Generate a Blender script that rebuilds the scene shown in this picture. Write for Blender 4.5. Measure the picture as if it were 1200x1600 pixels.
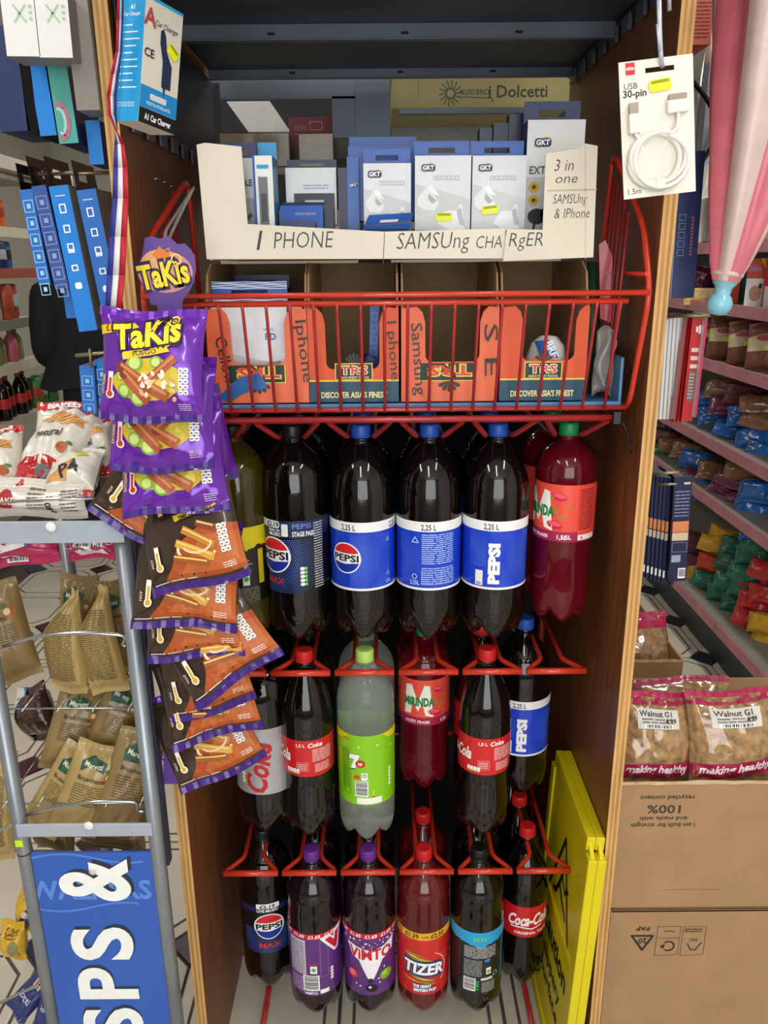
import bpy, bmesh, math, random
from mathutils import Vector, Matrix, Euler
from math import sin, cos, pi, radians as R
for o in list(bpy.data.objects): bpy.data.objects.remove(o)
S = bpy.context.scene
C = S.collection
# ------------------------------------------------------------------ camera
FPX, PITCH, ROLL, CAMZ = 1240.0, R(17.3), R(0.5), 1.55
CAM = Vector((0, 0, CAMZ))
_F = Vector((0, cos(PITCH), -sin(PITCH))); _U = Vector((0, sin(PITCH), cos(PITCH))); _X = Vector((1, 0, 0))
_U2 = _U*cos(ROLL) + _X*sin(ROLL); _X2 = _X*cos(ROLL) - _U*sin(ROLL)
cd = bpy.data.cameras.new('camera'); cam = bpy.data.objects.new('camera', cd); C.objects.link(cam)
cd.sensor_fit = 'VERTICAL'; cd.sensor_height = 32.0; cd.lens = FPX/1600*32.0; cd.clip_start = .02
cam.matrix_world = Matrix(((_X2.x, _U2.x, -_F.x, CAM.x), (_X2.y, _U2.y, -_F.y, CAM.y), (_X2.z, _U2.z, -_F.z, CAM.z), (0, 0, 0, 1)))
S.camera = cam
# ------------------------------------------------------------------ light and exposure
S.view_settings.view_transform = 'Standard'; S.view_settings.look = 'None'
S.view_settings.exposure = -0.06; S.view_settings.gamma = 1.0; S.view_settings.use_curve_mapping = False
W = bpy.data.worlds.new('world'); S.world = W; W.use_nodes = True
W.node_tree.nodes['Background'].inputs[0].default_value = (.9, .95, 1, 1)
W.node_tree.nodes['Background'].inputs[1].default_value = .35
def area(name, loc, rot, sx, sy, power, col=(1, 1, 1)):
    l = bpy.data.lights.new(name, 'AREA'); l.shape = 'RECTANGLE'; l.size = sx; l.size_y = sy; l.energy = power; l.color = col
    o = bpy.data.objects.new(name, l); C.objects.link(o); o.location = loc; o.rotation_euler = rot
    return o
# daylight through the shop front behind the photographer, and the ceiling tubes
area('shop_front_daylight', (0.25, -2.35, 1.5), (R(90), 0, 0), 2.2, 2.2, 72, (.95, .98, 1))
TUBES = [(-1.15, .35), (.95, .35), (-.1, -.75), (-1.25, 2.6), (1.0, 2.7), (-1.1, 4.8), (1.0, 5.0)]
for tx, ty in TUBES:
    area('tube_light', (tx, ty, 2.585), (0, 0, 0), .14, 1.3, 12.5, (1, .97, .92))
# ------------------------------------------------------------------ helpers
def at(px, py, Y):
    d = _F + _X2*((px-600)/FPX) - _U2*((py-800)/FPX)
    return CAM + d*(Y/d.y)
def proj(p):
    v = Vector(p)-CAM; z = v.dot(_F)
    return 600+FPX*v.dot(_X2)/z, 800-FPX*v.dot(_U2)/z
def lin(h):
    if not isinstance(h, str): return h
    h = h.lstrip('#'); c = [int(h[i:i+2], 16)/255 for i in (0, 2, 4)]
    return tuple((x/12.92 if x <= .04045 else ((x+.055)/1.055)**2.4) for x in c)
MATS = {}
def mat(name, col='808080', rough=.5, metal=0, trans=0, ior=1.45, var=.12, scale=30, bump=0, coat=0, alpha=1, emit=0, stretch=(1, 1, 1), spec=.5, bscale=None):
    """one procedural material: noise-broken colour, optional noise relief"""
    if name in MATS: return MATS[name]
    m = bpy.data.materials.new(name); m.use_nodes = True; nt = m.node_tree; b = nt.nodes['Principled BSDF']
    c = lin(col)
    I = b.inputs
    I['Roughness'].default_value = rough; I['Metallic'].default_value = metal
    I['Transmission Weight'].default_value = trans; I['IOR'].default_value = ior
    I['Coat Weight'].default_value = coat; I['Coat Roughness'].default_value = .06; I['Alpha'].default_value = alpha
    I['Specular IOR Level'].default_value = spec
    I['Base Color'].default_value = (*c, 1)
    if emit:
        I['Emission Color'].default_value = (*c, 1); I['Emission Strength'].default_value = emit
    if var or bump:
        tc = nt.nodes.new('ShaderNodeTexCoord'); mp = nt.nodes.new('ShaderNodeMapping'); mp.inputs['Scale'].default_value = stretch
        nz = nt.nodes.new('ShaderNodeTexNoise'); nz.inputs['Scale'].default_value = scale; nz.inputs['Detail'].default_value = 4
        nt.links.new(tc.outputs['Object'], mp.inputs[0]); nt.links.new(mp.outputs[0], nz.inputs['Vector'])
        if var:
            rp = nt.nodes.new('ShaderNodeValToRGB')
            rp.color_ramp.elements[0].position = .3; rp.color_ramp.elements[1].position = .7
            rp.color_ramp.elements[0].color = (*[x*(1-var) for x in c], 1)
            rp.color_ramp.elements[1].color = (*[min(1, x*(1+var)) for x in c], 1)
            nt.links.new(nz.outputs['Fac'], rp.inputs[0]); nt.links.new(rp.outputs[0], I['Base Color'])
        if bump:
            nb = nz
            if bscale:
                nb = nt.nodes.new('ShaderNodeTexNoise'); nb.inputs['Scale'].default_value = bscale; nb.inputs['Detail'].default_value = 3
                nt.links.new(mp.outputs[0], nb.inputs['Vector'])
            bn = nt.nodes.new('ShaderNodeBump'); bn.inputs['Strength'].default_value = bump; bn.inputs['Distance'].default_value = .004
            nt.links.new(nb.outputs['Fac'], bn.inputs['Height']); nt.links.new(bn.outputs[0], I['Normal'])
    MATS[name] = m
    return m
def M(name):
    if name in MATS: return MATS[name]
    return mat(name, name, rough=.45, var=.04, scale=60)      # an ink: the name is the colour
class MB:
    def __init__(s): s.v = []; s.f = []; s.m = []; s.mats = []; s.cur = 0; s.smooth = set()
    def use(s, m):
        if m not in s.mats: s.mats.append(m)
        s.cur = s.mats.index(m); return s
    def face(s, idx, sm=False):
        s.f.append(tuple(idx)); s.m.append(s.cur)
        if sm: s.smooth.add(len(s.f)-1)
    def add(s, vs, fs, sm=False):
        n = len(s.v); s.v += [tuple(v) for v in vs]
        for f in fs: s.face([i+n for i in f], sm)
        return s
    def box(s, x0, x1, y0, y1, z0, z1, T=None):
        vs = [Vector((x, y, z)) for x in (x0, x1) for y in (y0, y1) for z in (z0, z1)]
        if T: vs = [T @ v for v in vs]
        return s.add(vs, [(0, 1, 3, 2), (4, 6, 7, 5), (0, 4, 5, 1), (2, 3, 7, 6), (0, 2, 6, 4), (1, 5, 7, 3)])
    def tube(s, pts, r, n=8, closed=False, cap=True):
        pts = [Vector(p) for p in pts]; N = len(pts); vs = []; fs = []; nrm = None
        for i, p in enumerate(pts):
            a = pts[i-1] if (i > 0 or closed) else p; b = pts[(i+1) % N] if (i < N-1 or closed) else p
            t = (b-a)
            if t.length < 1e-9: t = Vector((0, 0, 1))
            t.normalize()
            if nrm is None:
                nrm = t.orthogonal().normalized()
            nrm = (nrm - t*nrm.dot(t)); nrm = nrm.normalized() if nrm.length > 1e-6 else t.orthogonal().normalized()
            bn = t.cross(nrm); rr = r[i] if isinstance(r, (list, tuple)) else r
            vs += [p + (nrm*cos(2*pi*k/n)+bn*sin(2*pi*k/n))*rr for k in range(n)]
        for i in range(N if closed else N-1):
            j = (i+1) % N
            for k in range(n): fs.append((i*n+k, i*n+(k+1) % n, j*n+(k+1) % n, j*n+k))
        base = len(s.v); s.add(vs, fs, True)
        if cap and not closed:
            s.face([base+k for k in range(n)][::-1]); s.face([base+(N-1)*n+k for k in range(n)])
        return s
    def lathe(s, prof, n=32, fn=None, capb=True, capt=True):
        """prof: (radius, z) bottom to top; fn(ring index, angle, r, z) -> (r, z)"""
        vs = []
        for i, (r, z) in enumerate(prof):
            for k in range(n):
                a = 2*pi*k/n; rr, zz = (r, z) if fn is None else fn(i, a, r, z)
                vs.append((rr*sin(a), -rr*cos(a), zz))
        fs = [(i*n+k, i*n+(k+1) % n, (i+1)*n+(k+1) % n, (i+1)*n+k) for i in range(len(prof)-1) for k in range(n)]
        b = len(s.v); s.add(vs, fs, True)
        if capb: s.face([b+k for k in range(n)][::-1])
        if capt: s.face([b+(len(prof)-1)*n+k for k in range(n)])
        return s
    def prism(s, poly, y0, y1, T=None):
        """an outline in x,z pushed from y0 to y1"""
        n = len(poly); vs = [Vector((x, y0, z)) for x, z in poly] + [Vector((x, y1, z)) for x, z in poly]
        if T: vs = [T @ v for v in vs]
        b = len(s.v); s.add(vs, [(i, (i+1) % n, n+(i+1) % n, n+i) for i in range(n)])
        s.face([b+i for i in range(n)][::-1]); s.face([b+n+i for i in range(n)])
        return s
    def sheet(s, fn, nu, nv, sm=True):
        vs = [fn(i/nu, j/nv) for j in range(nv+1) for i in range(nu+1)]
        return s.add(vs, [(j*(nu+1)+i, j*(nu+1)+i+1, (j+1)*(nu+1)+i+1, (j+1)*(nu+1)+i) for j in range(nv) for i in range(nu)], sm)
    def build(s, name, m=None, parent=None, bevel=0, T=None):
        me = bpy.data.meshes.new(name); me.from_pydata(s.v, [], s.f)
        for mm in (s.mats or [m]): me.materials.append(mm if not isinstance(mm, str) else M(mm))
        if s.mats:
            me.polygons.foreach_set('material_index', s.m)
        if s.smooth:
            me.polygons.foreach_set('use_smooth', [i in s.smooth for i in range(len(s.f))])
        me.update()
        o = bpy.data.objects.new(name, me); C.objects.link(o)
        if parent: o.parent = parent
        if T is not None: o.matrix_local = T
        if bevel:
            b = o.modifiers.new('bevel', 'BEVEL'); b.width = bevel; b.segments = 2; b.limit_method = 'ANGLE'
        return o
def empty(name, loc=(0, 0, 0), rz=0, T=None):
    o = bpy.data.objects.new(name, None); C.objects.link(o)
    if T is not None: o.matrix_world = T
    else: o.location = loc; o.rotation_euler = (0, 0, rz)
    return o
def tag(o, label=None, cat=None, group=None, kind=None):
    if label: o['label'] = label
    if cat: o['category'] = cat
    if group: o['group'] = group
    if kind: o['kind'] = kind
    return o
def TR(loc, rx=0, ry=0, rz=0, s=1):
    return Matrix.Translation(Vector(loc)) @ Euler((R(rx), R(ry), R(rz)), 'XYZ').to_matrix().to_4x4() @ Matrix.Scale(s, 4)
def fillet(pts, r=.01, n=4):
    out = []; N = len(pts); pts = [Vector(p) for p in pts]
    for i, p in enumerate(pts):
        if i in (0, N-1): out.append(p); continue
        a = (pts[i-1]-p); b = (pts[i+1]-p); k = min(r, a.length*.45, b.length*.45); a = p+a.normalized()*k; b = p+b.normalized()*k
        for q in range(n+1):
            t = q/n; out.append(a*(1-t)**2 + p*2*t*(1-t) + b*t*t)
    return out
# ---- flat print: shapes in surface coordinates (u, v), cut fine enough to follow the surface, laid just proud of it
TXT = {}
def text2d(s, bold=0, shear=0, res=2):
    k = (s, bold, shear, res)
    if k not in TXT:
        c = bpy.data.curves.new('t', 'FONT'); c.body = s; c.resolution_u = res; c.offset = bold; c.shear = shear; c.align_x = 'CENTER'
        o = bpy.data.objects.new('t', c); me = bpy.data.meshes.new_from_object(o)
        vs = [(v.co.x, v.co.y) for v in me.vertices]; fs = [tuple(p.vertices) for p in me.polygons]
        xs = [v[0] for v in vs] or [0]; cx = (min(xs)+max(xs))/2
        TXT[k] = ([(x-cx, y) for x, y in vs], fs, max(xs)-min(xs) or 1)
        bpy.data.objects.remove(o); bpy.data.curves.remove(c); bpy.data.meshes.remove(me)
    return TXT[k]
class Ink:
    """collects print: every method takes an ink (colour hex or material) and a layer number"""
    def __init__(s): s.items = []
    def poly(s, ink, pts, layer=1): s.items.append((ink, layer, [tuple(p) for p in pts], None)); return s
    def rect(s, ink, u0, u1, v0, v1, layer=1): return s.poly(ink, [(u0, v0), (u1, v0), (u1, v1), (u0, v1)], layer)
    def rrect(s, ink, u0, u1, v0, v1, r, layer=1):
        p = []
        for cx, cy, a0 in ((u1-r, v1-r, 0), (u0+r, v1-r, 90), (u0+r, v0+r, 180), (u1-r, v0+r, 270)):
            p += [(cx+r*cos(R(a0+k*30)), cy+r*sin(R(a0+k*30))) for k in range(4)]
        return s.poly(ink, p, layer)
    def disc(s, ink, u, v, r, layer=1, ry=None, n=24, a0=0, a1=360, rot=0):
        ry = ry or r; P = [(r*cos(R(a0+(a1-a0)*k/n)), ry*sin(R(a0+(a1-a0)*k/n))) for k in range(n if a1-a0 == 360 else n+1)]
        cr, sr = cos(R(rot)), sin(R(rot))
        return s.poly(ink, [(u+x*cr-y*sr, v+x*sr+y*cr) for x, y in P], layer)
    def line(s, ink, pts, w, layer=1):
        for n_, ((a, b), (c, d)) in enumerate(zip(pts, pts[1:])):
            L = math.hypot(c-a, d-b) or 1; nx, ny = -(d-b)/L*w/2, (c-a)/L*w/2; ex, ey = (c-a)/L*w*.3, (d-b)/L*w*.3
            s.poly(ink, [(a+nx-ex, b+ny-ey), (a-nx-ex, b-ny-ey), (c-nx+ex, d-ny+ey), (c+nx+ex, d+ny+ey)], layer+.3*(n_ % 2)+(.15 if n_ == len(pts)-2 else 0))
        return s
    def frame(s, ink, u0, u1, v0, v1, w, layer=1): return s.line(ink, [(u0, v0), (u1, v0), (u1, v1), (u0, v1), (u0, v0)], w, layer)
    def ring(s, ink, u, v, r, w, layer=1, n=20, a0=0, a1=360, ry=None):
        return s.line(ink, [(u+r*cos(R(a0+(a1-a0)*k/n)), v+(ry or r)*sin(R(a0+(a1-a0)*k/n))) for k in range(n+1)], w, layer)
    def text(s, ink, t, u, v, h, layer=2, bold=.02, shear=0, rot=0, sx=1, w=None, res=2, warp=None, align='C'):
        vs, fs, tw = text2d(t, bold, shear, res); k = h/.7
        if w: sx = w/(tw*k)
        off = {'C': 0, 'L': tw*k*sx/2, 'R': -tw*k*sx/2}[align]
        cr, sr = cos(R(rot)), sin(R(rot)); P = []
        for x, y in vs:
            x, y = x*k*sx+off, y*k
            if warp: x, y = warp(x, y)
            P.append((u+x*cr-y*sr, v+x*sr+y*cr))
        s.items.append((ink, layer, P, fs)); return s
    def lines(s, ink, u0, u1, v0, v1, n, layer=2, fill=.5, seed=0, gap=.12):
        """rows of small print too fine to read"""
        rd = random.Random(seed); dv = (v1-v0)/n
        for i in range(n):
            u = u0; v = v1-(i+.5)*dv
            while u < u1:
                L = min(u1-u, (u1-u0)*rd.uniform(.1, .45))
                s.rect(ink, u, u+L*(1-gap), v-dv*fill/2, v+dv*fill/2, layer); u += L
            if rd.random() < .15: continue
        return s
    def barcode(s, u0, u1, v0, v1, layer=1, vert=False, seed=1):
        s.rect('f2f2f0', u0, u1, v0, v1, layer); rd = random.Random(seed); q = .08; a, b = (v0, v1) if vert else (u0, u1); x = a+(b-a)*.08
        while x < b-(b-a)*.08:
            w = (b-a)*rd.uniform(.012, .05)
            if vert: s.rect('151515', u0+(u1-u0)*q, u1-(u1-u0)*q, x, x+w, layer+1)
            else: s.rect('151515', x, x+w, v0+(v1-v0)*q*2, v1-(v1-v0)*q, layer+1)
            x += w+(b-a)*rd.uniform(.015, .05)
        return s
    def move(s, du, dv, k=1):
        s.items = [(i, l, [(x*k+du, y*k+dv) for x, y in P], f) for i, l, P, f in s.items]; return s
    def put(s, name, fn, parent=None, step=None, gap=.0004, clip=None, T=None):
        """fn(u, v, lift) -> point"""
        mb = MB()
        for ink, layer, P, fs in s.items:
            if len(P) < 3: continue
            mb.use(ink if not isinstance(ink, str) else M(ink))
            us = [p[0] for p in P]; vs = [p[1] for p in P]
            if clip and (max(us) < clip[0] or min(us) > clip[1] or max(vs) < clip[2] or min(vs) > clip[3]): continue
            wide = step and max(max(us)-min(us), max(vs)-min(vs)) > step*.6
            crop = clip and (min(us) < clip[0] or max(us) > clip[1] or min(vs) < clip[2] or max(vs) > clip[3])
            if wide or crop or (fs is None and len(P) > 4):
                bm = bmesh.new(); bv = [bm.verts.new((x, y, 0)) for x, y in P]
                for f in (fs or [range(len(P))]):
                    try: bm.faces.new([bv[i] for i in f])
                    except ValueError: pass
                if fs is None: bmesh.ops.triangulate(bm, faces=bm.faces[:])
                if crop:
                    for co, no in (((clip[0], 0, 0), (-1, 0, 0)), ((clip[1], 0, 0), (1, 0, 0)), ((0, clip[2], 0), (0, -1, 0)), ((0, clip[3], 0), (0, 1, 0))):
                        bmesh.ops.bisect_plane(bm, geom=bm.verts[:]+bm.edges[:]+bm.faces[:], plane_co=co, plane_no=no, clear_outer=True)
                if wide:
                    for ax, (lo, hi) in enumerate(((min(us), max(us)), (min(vs), max(vs)))):
                        if ax == 1 and getattr(fn, 'straight', False): continue
                        k = math.floor(lo/step)+1
                        while k*step < hi:
                            co = [0, 0, 0]; no = [0, 0, 0]; co[ax] = k*step; no[ax] = 1
                            bmesh.ops.bisect_plane(bm, geom=bm.verts[:]+bm.edges[:]+bm.faces[:], plane_co=co, plane_no=no); k += 1
                bm.verts.index_update()
                PP = [(v.co.x, v.co.y) for v in bm.verts]; FF = [tuple(v.index for v in f.verts) for f in bm.faces]; bm.free()
            else: PP = P; FF = fs or [tuple(range(len(P)))]
            if FF: mb.add([fn(x, y, gap*layer) for x, y in PP], FF)
        return mb.build(name, None, parent, T=T) if mb.f else None
def flat(x0=0, y0=0, z0=0):
    return lambda u, v, l: (x0+u, y0-l, z0+v)
def sideways(x0, y0, z0, s=1):
    """print on a face whose normal is +x (s=1) or -x (s=-1)"""
    return lambda u, v, l: (x0+s*l, y0+s*u, z0+v)
def cyl(r, cx=0, cy=0, rf=None):
    def f(u, v, l):
        rr = (rf(v) if rf else r)+l; a = u/r
        return (cx+rr*sin(a), cy-rr*cos(a), v)
    f.straight = rf is None
    return f
# ------------------------------------------------------------------ materials
CX = .019
mat('brown_board', '7d4c2b', .42, var=.3, scale=9, stretch=(14, 14, .8), bump=.05)
mat('ply_light', 'cfa264', .6, var=.18, scale=40, stretch=(3, 3, .25)); mat('ply_dark', 'b4854c', .65, var=.25, scale=40, stretch=(3, 3, .25))
mat('steel_grey', '5b6470', .38, metal=.35, var=.12, scale=6, bump=.02)
mat('steel_dark', '34373b', .42, metal=.12, var=.25, scale=5)
mat('red_wire', 'c8341f', .32, var=.12, scale=25, coat=.4); mat('red_wire_deep', 'a52a2c', .35, var=.2, scale=25, coat=.3)
mat('tile_cream', 'cfc6b6', .25, var=.08, scale=4); mat('tile_blue', '2c3346', .25, var=.15, scale=9); mat('tile_maroon', '4d2f38', .25, var=.15, scale=9)
mat('grout', '55504a', .9); mat('wall_paint', 'd8d4c8', .8, var=.05, scale=3); mat('ceiling_paint', 'e2e0da', .85, var=.04, scale=3)
mat('dark_back', '1d1a18', .8, var=.3, scale=6); mat('chrome', 'b9bcc0', .22, metal=.95, var=.06); mat('grey_tube', '8d939b', .35, metal=.6, var=.12, scale=12)
mat('white_card', 'dcd4c3', .7, var=.05, scale=5, bump=.03); mat('white_gloss', 'e4e4e2', .3, var=.03); mat('kraft', 'a5825e', .8, var=.08, scale=14, bump=.04)
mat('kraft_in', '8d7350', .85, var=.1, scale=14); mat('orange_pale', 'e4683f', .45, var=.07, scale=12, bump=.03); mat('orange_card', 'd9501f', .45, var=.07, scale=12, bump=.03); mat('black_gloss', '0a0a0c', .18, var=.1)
mat('shelf_rail', 'b0747c', .35, var=.18, scale=10); mat('shelf_white', 'd6d2c8', .45, var=.06)
# ------------------------------------------------------------------ the setting
def struct(name, mb, m, parent=None, **k):
    o = mb.build(name, MATS[m], parent, **k); o['kind'] = 'structure'; return o
fl = struct('floor', MB().box(-2.7, 2.2, -2.6, 7, -.08, -.008), 'grout')
g = .355; a = g/2-.004; c = .062
tile = [(-a, -a+c), (-a+c, -a), (a-c, -a), (a, -a+c), (a, a-c), (a-c, a), (-a+c, a), (-a, a-c)]
tb = MB().use(MATS['tile_cream']); n = 8
def ringp(k, z): return [(x*k, y*k, z) for x, y in tile]
tb.add(ringp(1, -.01)+ringp(1, -.001)+ringp(.97, 0)+ringp(.86, 0)+ringp(.84, -.0006)+ringp(.82, 0), [])
for r_ in range(5):
    tb.use(MATS['grout'] if r_ in (3, 4) else MATS['tile_cream'])
    for k in range(8): tb.face((r_*8+k, r_*8+(k+1) % 8, r_*8+8+(k+1) % 8, r_*8+8+k))
tb.use(MATS['tile_cream']); tb.face(range(40, 48))
t0 = tb.build('tile', None, fl); d_ = c*1.0-.004
dm = [MB().add([(d_, 0, -.01), (0, d_, -.01), (-d_, 0, -.01), (0, -d_, -.01), (d_, 0, 0), (0, d_, 0), (-d_, 0, 0), (0, -d_, 0)],
     [(4, 5, 6, 7), (0, 1, 5, 4), (1, 2, 6, 5), (2, 3, 7, 6), (3, 0, 4, 7)]).build('inset_tile', MATS[k], fl) for k in ('tile_blue', 'tile_maroon')]
used = [False, False]; first = True
for i in range(-10, 3):
    for j in range(-12, 6):
        x = 1.314+i*g; y = 2.93+j*g
        if x < -1.9: continue
        o = t0 if first else t0.copy(); first or C.objects.link(o); first = False; o.location = (x+g/2, y+g/2, 0)
        q = (i+j) % 2
        o = dm[q].copy() if used[q] else dm[q]; used[q] and C.objects.link(o); used[q] = True; o.location = (x, y, 0)
struct('ceiling', MB().box(-2.7, 2.2, -2.6, 7, 2.66, 2.72), 'ceiling_paint')
struct('wall_left', MB().box(-2.7, -2.62, -2.6, 7, 0, 2.66), 'wall_paint')
struct('wall_right', MB().box(2.12, 2.2, -2.6, 7, 0, 2.66), 'wall_paint')
struct('wall_back', MB().box(-2.62, 2.12, 6.9, 7, 0, 2.66), 'wall_paint')
struct('wall_front', MB().box(-2.62, 2.12, -2.6, -2.5, 0, 2.66), 'wall_paint')
wf = MB()
for x0, x1, z0, z1 in ((-.95, -.88, .4, 2.7), (1.38, 1.45, .4, 2.7), (-.95, 1.45, .38, .45), (-.95, 1.45, 2.6, 2.66), (.22, .28, .4, 2.66)): wf.box(x0, x1, -2.5, -2.44, z0, min(z1, 2.66))
struct('window_1', wf, 'steel_grey')
for k, (tx, ty) in enumerate(TUBES):
    t = tag(empty('ceiling_light', (tx, ty, 2.66)), 'long white ceiling tube fitting, '+['over the left aisle beside the photographer', 'over the right aisle beside the photographer', 'behind the photographer',
        'over the left aisle beyond the drinks rack', 'over the right aisle beyond the drinks rack', 'far down the left aisle', 'far down the right aisle'][k], 'ceiling light', 'ceiling tube fittings')
    MB().box(-.1, .1, -.7, .7, -.06, 0).build('housing', MATS['white_gloss'], t)
    MB().tube([(0, -.66, -.065), (0, .66, -.065)], .008).build('tube', mat('tube_glow', 'ffffff', .5, var=0, emit=3), t)
# ------------------------------------------------------------------ plywood cabinet
cab = tag(empty('display_cabinet', (CX, 1.14, 0)), 'tall open-fronted brown plywood cabinet around the red drinks rack', 'cabinet')
def ply_panel(x, side):
    p = MB().box(-.0095, .0095, 0, .62, 0, 2.45).build('side_panel', MATS['brown_board'], cab); p.location = (x, .0015, 0)
    e = MB(); w = .019/5
    for k in range(5):
        e.use(MATS['ply_light' if k % 2 == 0 else 'ply_dark']).box(-.0095+w*k, -.0095+w*(k+1), -.0016-(.0004 if k % 2 == 0 else 0), 0, 0, 2.45)
    e.build('plywood_edge', None, p)
    s = MB()
    rd = random.Random(side+5)
    for k in range(9): s.box(-.0096, -.0096, 0, 0, 0, 0)
    return p
pl = ply_panel(-.3695, 0); pr = ply_panel(.3695, 1)
pl['label'] = 'left side panel'; pr['label'] = 'right side panel'
MB().box(-.36, .36, .615, .63, 0, 1.36).build('back_panel', MATS['dark_back'], cab)
for k, (px, py, Y) in enumerate(((222, 281, 1.28), (246, 286, 1.33), (268, 292, 1.37))):      # staples left in the left panel
    z = at(px, py, Y).z
    MB().tube([(-.362, Y-1.14, z), (-.352, Y-1.14, z+.002)], .0011, 6).build('nail', MATS['chrome'], cab)
# ------------------------------------------------------------------ grey steel shelf under the cabinet top
sh = tag(empty('steel_shelf', (CX, 1.1, 1.912)), 'grey pressed-steel double shelf roofing the cabinet above the card tray', 'shelf')
def pan(y0, y1, hw0, hw1, z):
    m = MB(); n = 1
    m.add([(-hw0, y0, z), (hw0, y0, z), (hw1, y1, z), (-hw1, y1, z), (-hw0, y0, z+.012), (hw0, y0, z+.012), (hw1, y1, z+.012), (-hw1, y1, z+.012)],
          [(3, 2, 1, 0), (4, 5, 6, 7), (0, 1, 5, 4), (1, 2, 6, 5), (2, 3, 7, 6), (3, 0, 4, 7)])
    return m
s1 = pan(-.12, .317, .352, .352, 0).build('shelf_pan', MATS['steel_dark'], sh)
def flange(y, hw, z0, z1, parent):
    o = MB().box(-hw, hw, y-.002, y, z0, z1).box(-hw, hw, y-.016, y-.002, z0, z0+.002).build('flange', MATS['steel_grey'], parent, bevel=.0006)
    for k in (-.19, .02, .2): MB().box(k-.006, k+.006, y-.0025, y-.0019, z0+.01, z0+.014).build('slot', MATS['dark_back'], o)
flange(.317, .352, -.026, 0, s1); flange(-.116, .352, -.026, .012, s1)
s2 = pan(.325, .632, .352, .352, .002).build('shelf_pan', MATS['steel_dark'], sh); flange(.630, .352, -.016, .004, s2)
b = MB().box(-.3555, -.3535, .05, .655, -.17, -.012).build('bracket', MATS['steel_dark'], sh, bevel=.0006)
for k in range(7):
    y = .08+k*.07; MB().box(-.3553, -.352, y, y+.036, -.187, -.165).build('hook_tab', MATS['steel_grey'], b)
b = MB().box(.3535, .3555, .05, .66, -.012, .01).build('bracket', MATS['steel_dark'], sh)
for k in range(8):
    y = .1+k*.07; MB().box(.35, .3555, y, y+.036, -.03, -.008).build('hook_tab', MATS['steel_grey'], b)
# ------------------------------------------------------------------ red wire drinks rack with basket
rk = tag(empty('wire_drinks_rack', (CX, 1.1, 0)), 'red wire drinks rack with a basket on top and three tiers of bottle lanes', 'rack')
RW, RD = MATS['red_wire'], MATS['red_wire_deep']
def wire(name, pts, r, m=RW, fl=.012, **k):
    return MB().tube([Vector(p)-Vector((CX, 1.1, 0)) for p in fillet(pts, fl)], r, 8, **k).build(name, m, rk)
XB = .345
for s in (-1, 1):
    x = CX+s*XB; lo = .03 if s < 0 else 0
    wire('side_frame', [(x*1, 1.42, 1.345), (x, 1.168, 1.342), (x, 1.118, 1.512), (x, 1.17, 1.60-lo*.5), (x-s*.012-lo*.6*s, 1.29, 1.70-lo), (x-s*.012-lo*.6*s, 1.31, 1.70-lo), (x-s*.012-lo*.6*s, 1.36, 1.345)], .0042, fl=.03)
    for k in range(6):
        y = 1.20+k*.022; zt = 1.60-lo*.6+(y-1.17)*.66
        if k < 5: wire('basket_wire', [(x-s*.01, y+.01, zt), (x-s*.012, y+.018, 1.5), (x-s*.022, y+.012, 1.346)], .0023, RD)
    wire('side_rail', [(x-s*.004, 1.125, 1.535), (x-s*.004, 1.36, 1.535)], .003)
zr = 1.511
wire('front_rim', [(CX-XB, 1.118, zr), (CX+XB, 1.118, zr)], .004)
wire('front_grid_rail', [(CX-.318, 1.124, 1.5), (CX+.318, 1.124, 1.5)], .0042)
wire('front_grid_rail', [(CX-.320, 1.163, 1.346), (CX+.338, 1.163, 1.346)], .0036, RD)
nW = 20
for k in range(nW):
    x = CX-.308+k*(.616/(nW-1)); wire('basket_wire', [(x, 1.121, 1.5), (x, 1.128, 1.48), (x*.995, 1.161, 1.343)], .0023, RD)
for y in (1.2, 1.27, 1.34, 1.41): wire('floor_wire', [(CX-.34, y, 1.341), (CX+.34, y, 1.341)], .0026, RD)
for k in range(12):
    x = CX-.31+k*.0563; wire('floor_wire', [(x, 1.163, 1.344), (x, 1.44, 1.344)], .0022, RD)
wire('under_rail', [(CX-.33, 1.172, 1.330), (CX+.33, 1.172, 1.330)], .005, RD)
LS = .11
def lane_x(i): return CX+(i-2.5)*LS
TIER = [1.279, .882, .463]
YB = 1.68
for r_, z in enumerate(TIER):
    for i in range(6):
        x = lane_x(i); n = .0185; w = .050
        if r_ == 0:
            n = .0212; zr_ = z+.011; p = [(x-n, YB, z), (x-n, 1.3, z+.004), (x-n, 1.236, zr_), (x-w, 1.18, 1.327), (x+w, 1.18, 1.327), (x+n, 1.236, zr_), (x+n, 1.3, z+.004), (x+n, YB, z)]
        else:
            p = [(x-n, YB, z), (x-n, 1.262, z), (x-w-.002, 1.222, z-.002), (x+w+.002, 1.222, z-.002), (x+n, 1.262, z), (x+n, YB, z)]
        m = MB().tube([Vector(q)-Vector((CX, 1.1, 0)) for q in fillet(p, .012)], .0044, 8)
        if r_:
            m.tube([(x-CX-w-.001, .122, z-.002), (x-CX+w+.001, .122, z-.002)], .0058, 10)
        m.build('bottle_lane', RD if r_ == 0 else RW, rk)
    wire('rear_rail', [(CX-.345, YB, z), (CX+.345, YB, z)], .006, RD)
for s in (-1, 1):
    wire('post', [(CX+s*.345, YB, 0.012), (CX+s*.345, YB, 1.345)], .008, RD)
    wire('foot', [(CX+s*.345, YB, .012), (CX+s*.285, 1.55, .012), (CX+s*.285, 1.2, .012)], .006, RD)
wire('basket_stay', [(CX-.33, 1.44, 1.344), (CX-.345, YB, 1.344)], .004, RD); wire('basket_stay', [(CX+.33, 1.44, 1.344), (CX+.345, YB, 1.344)], .004, RD)
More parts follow.
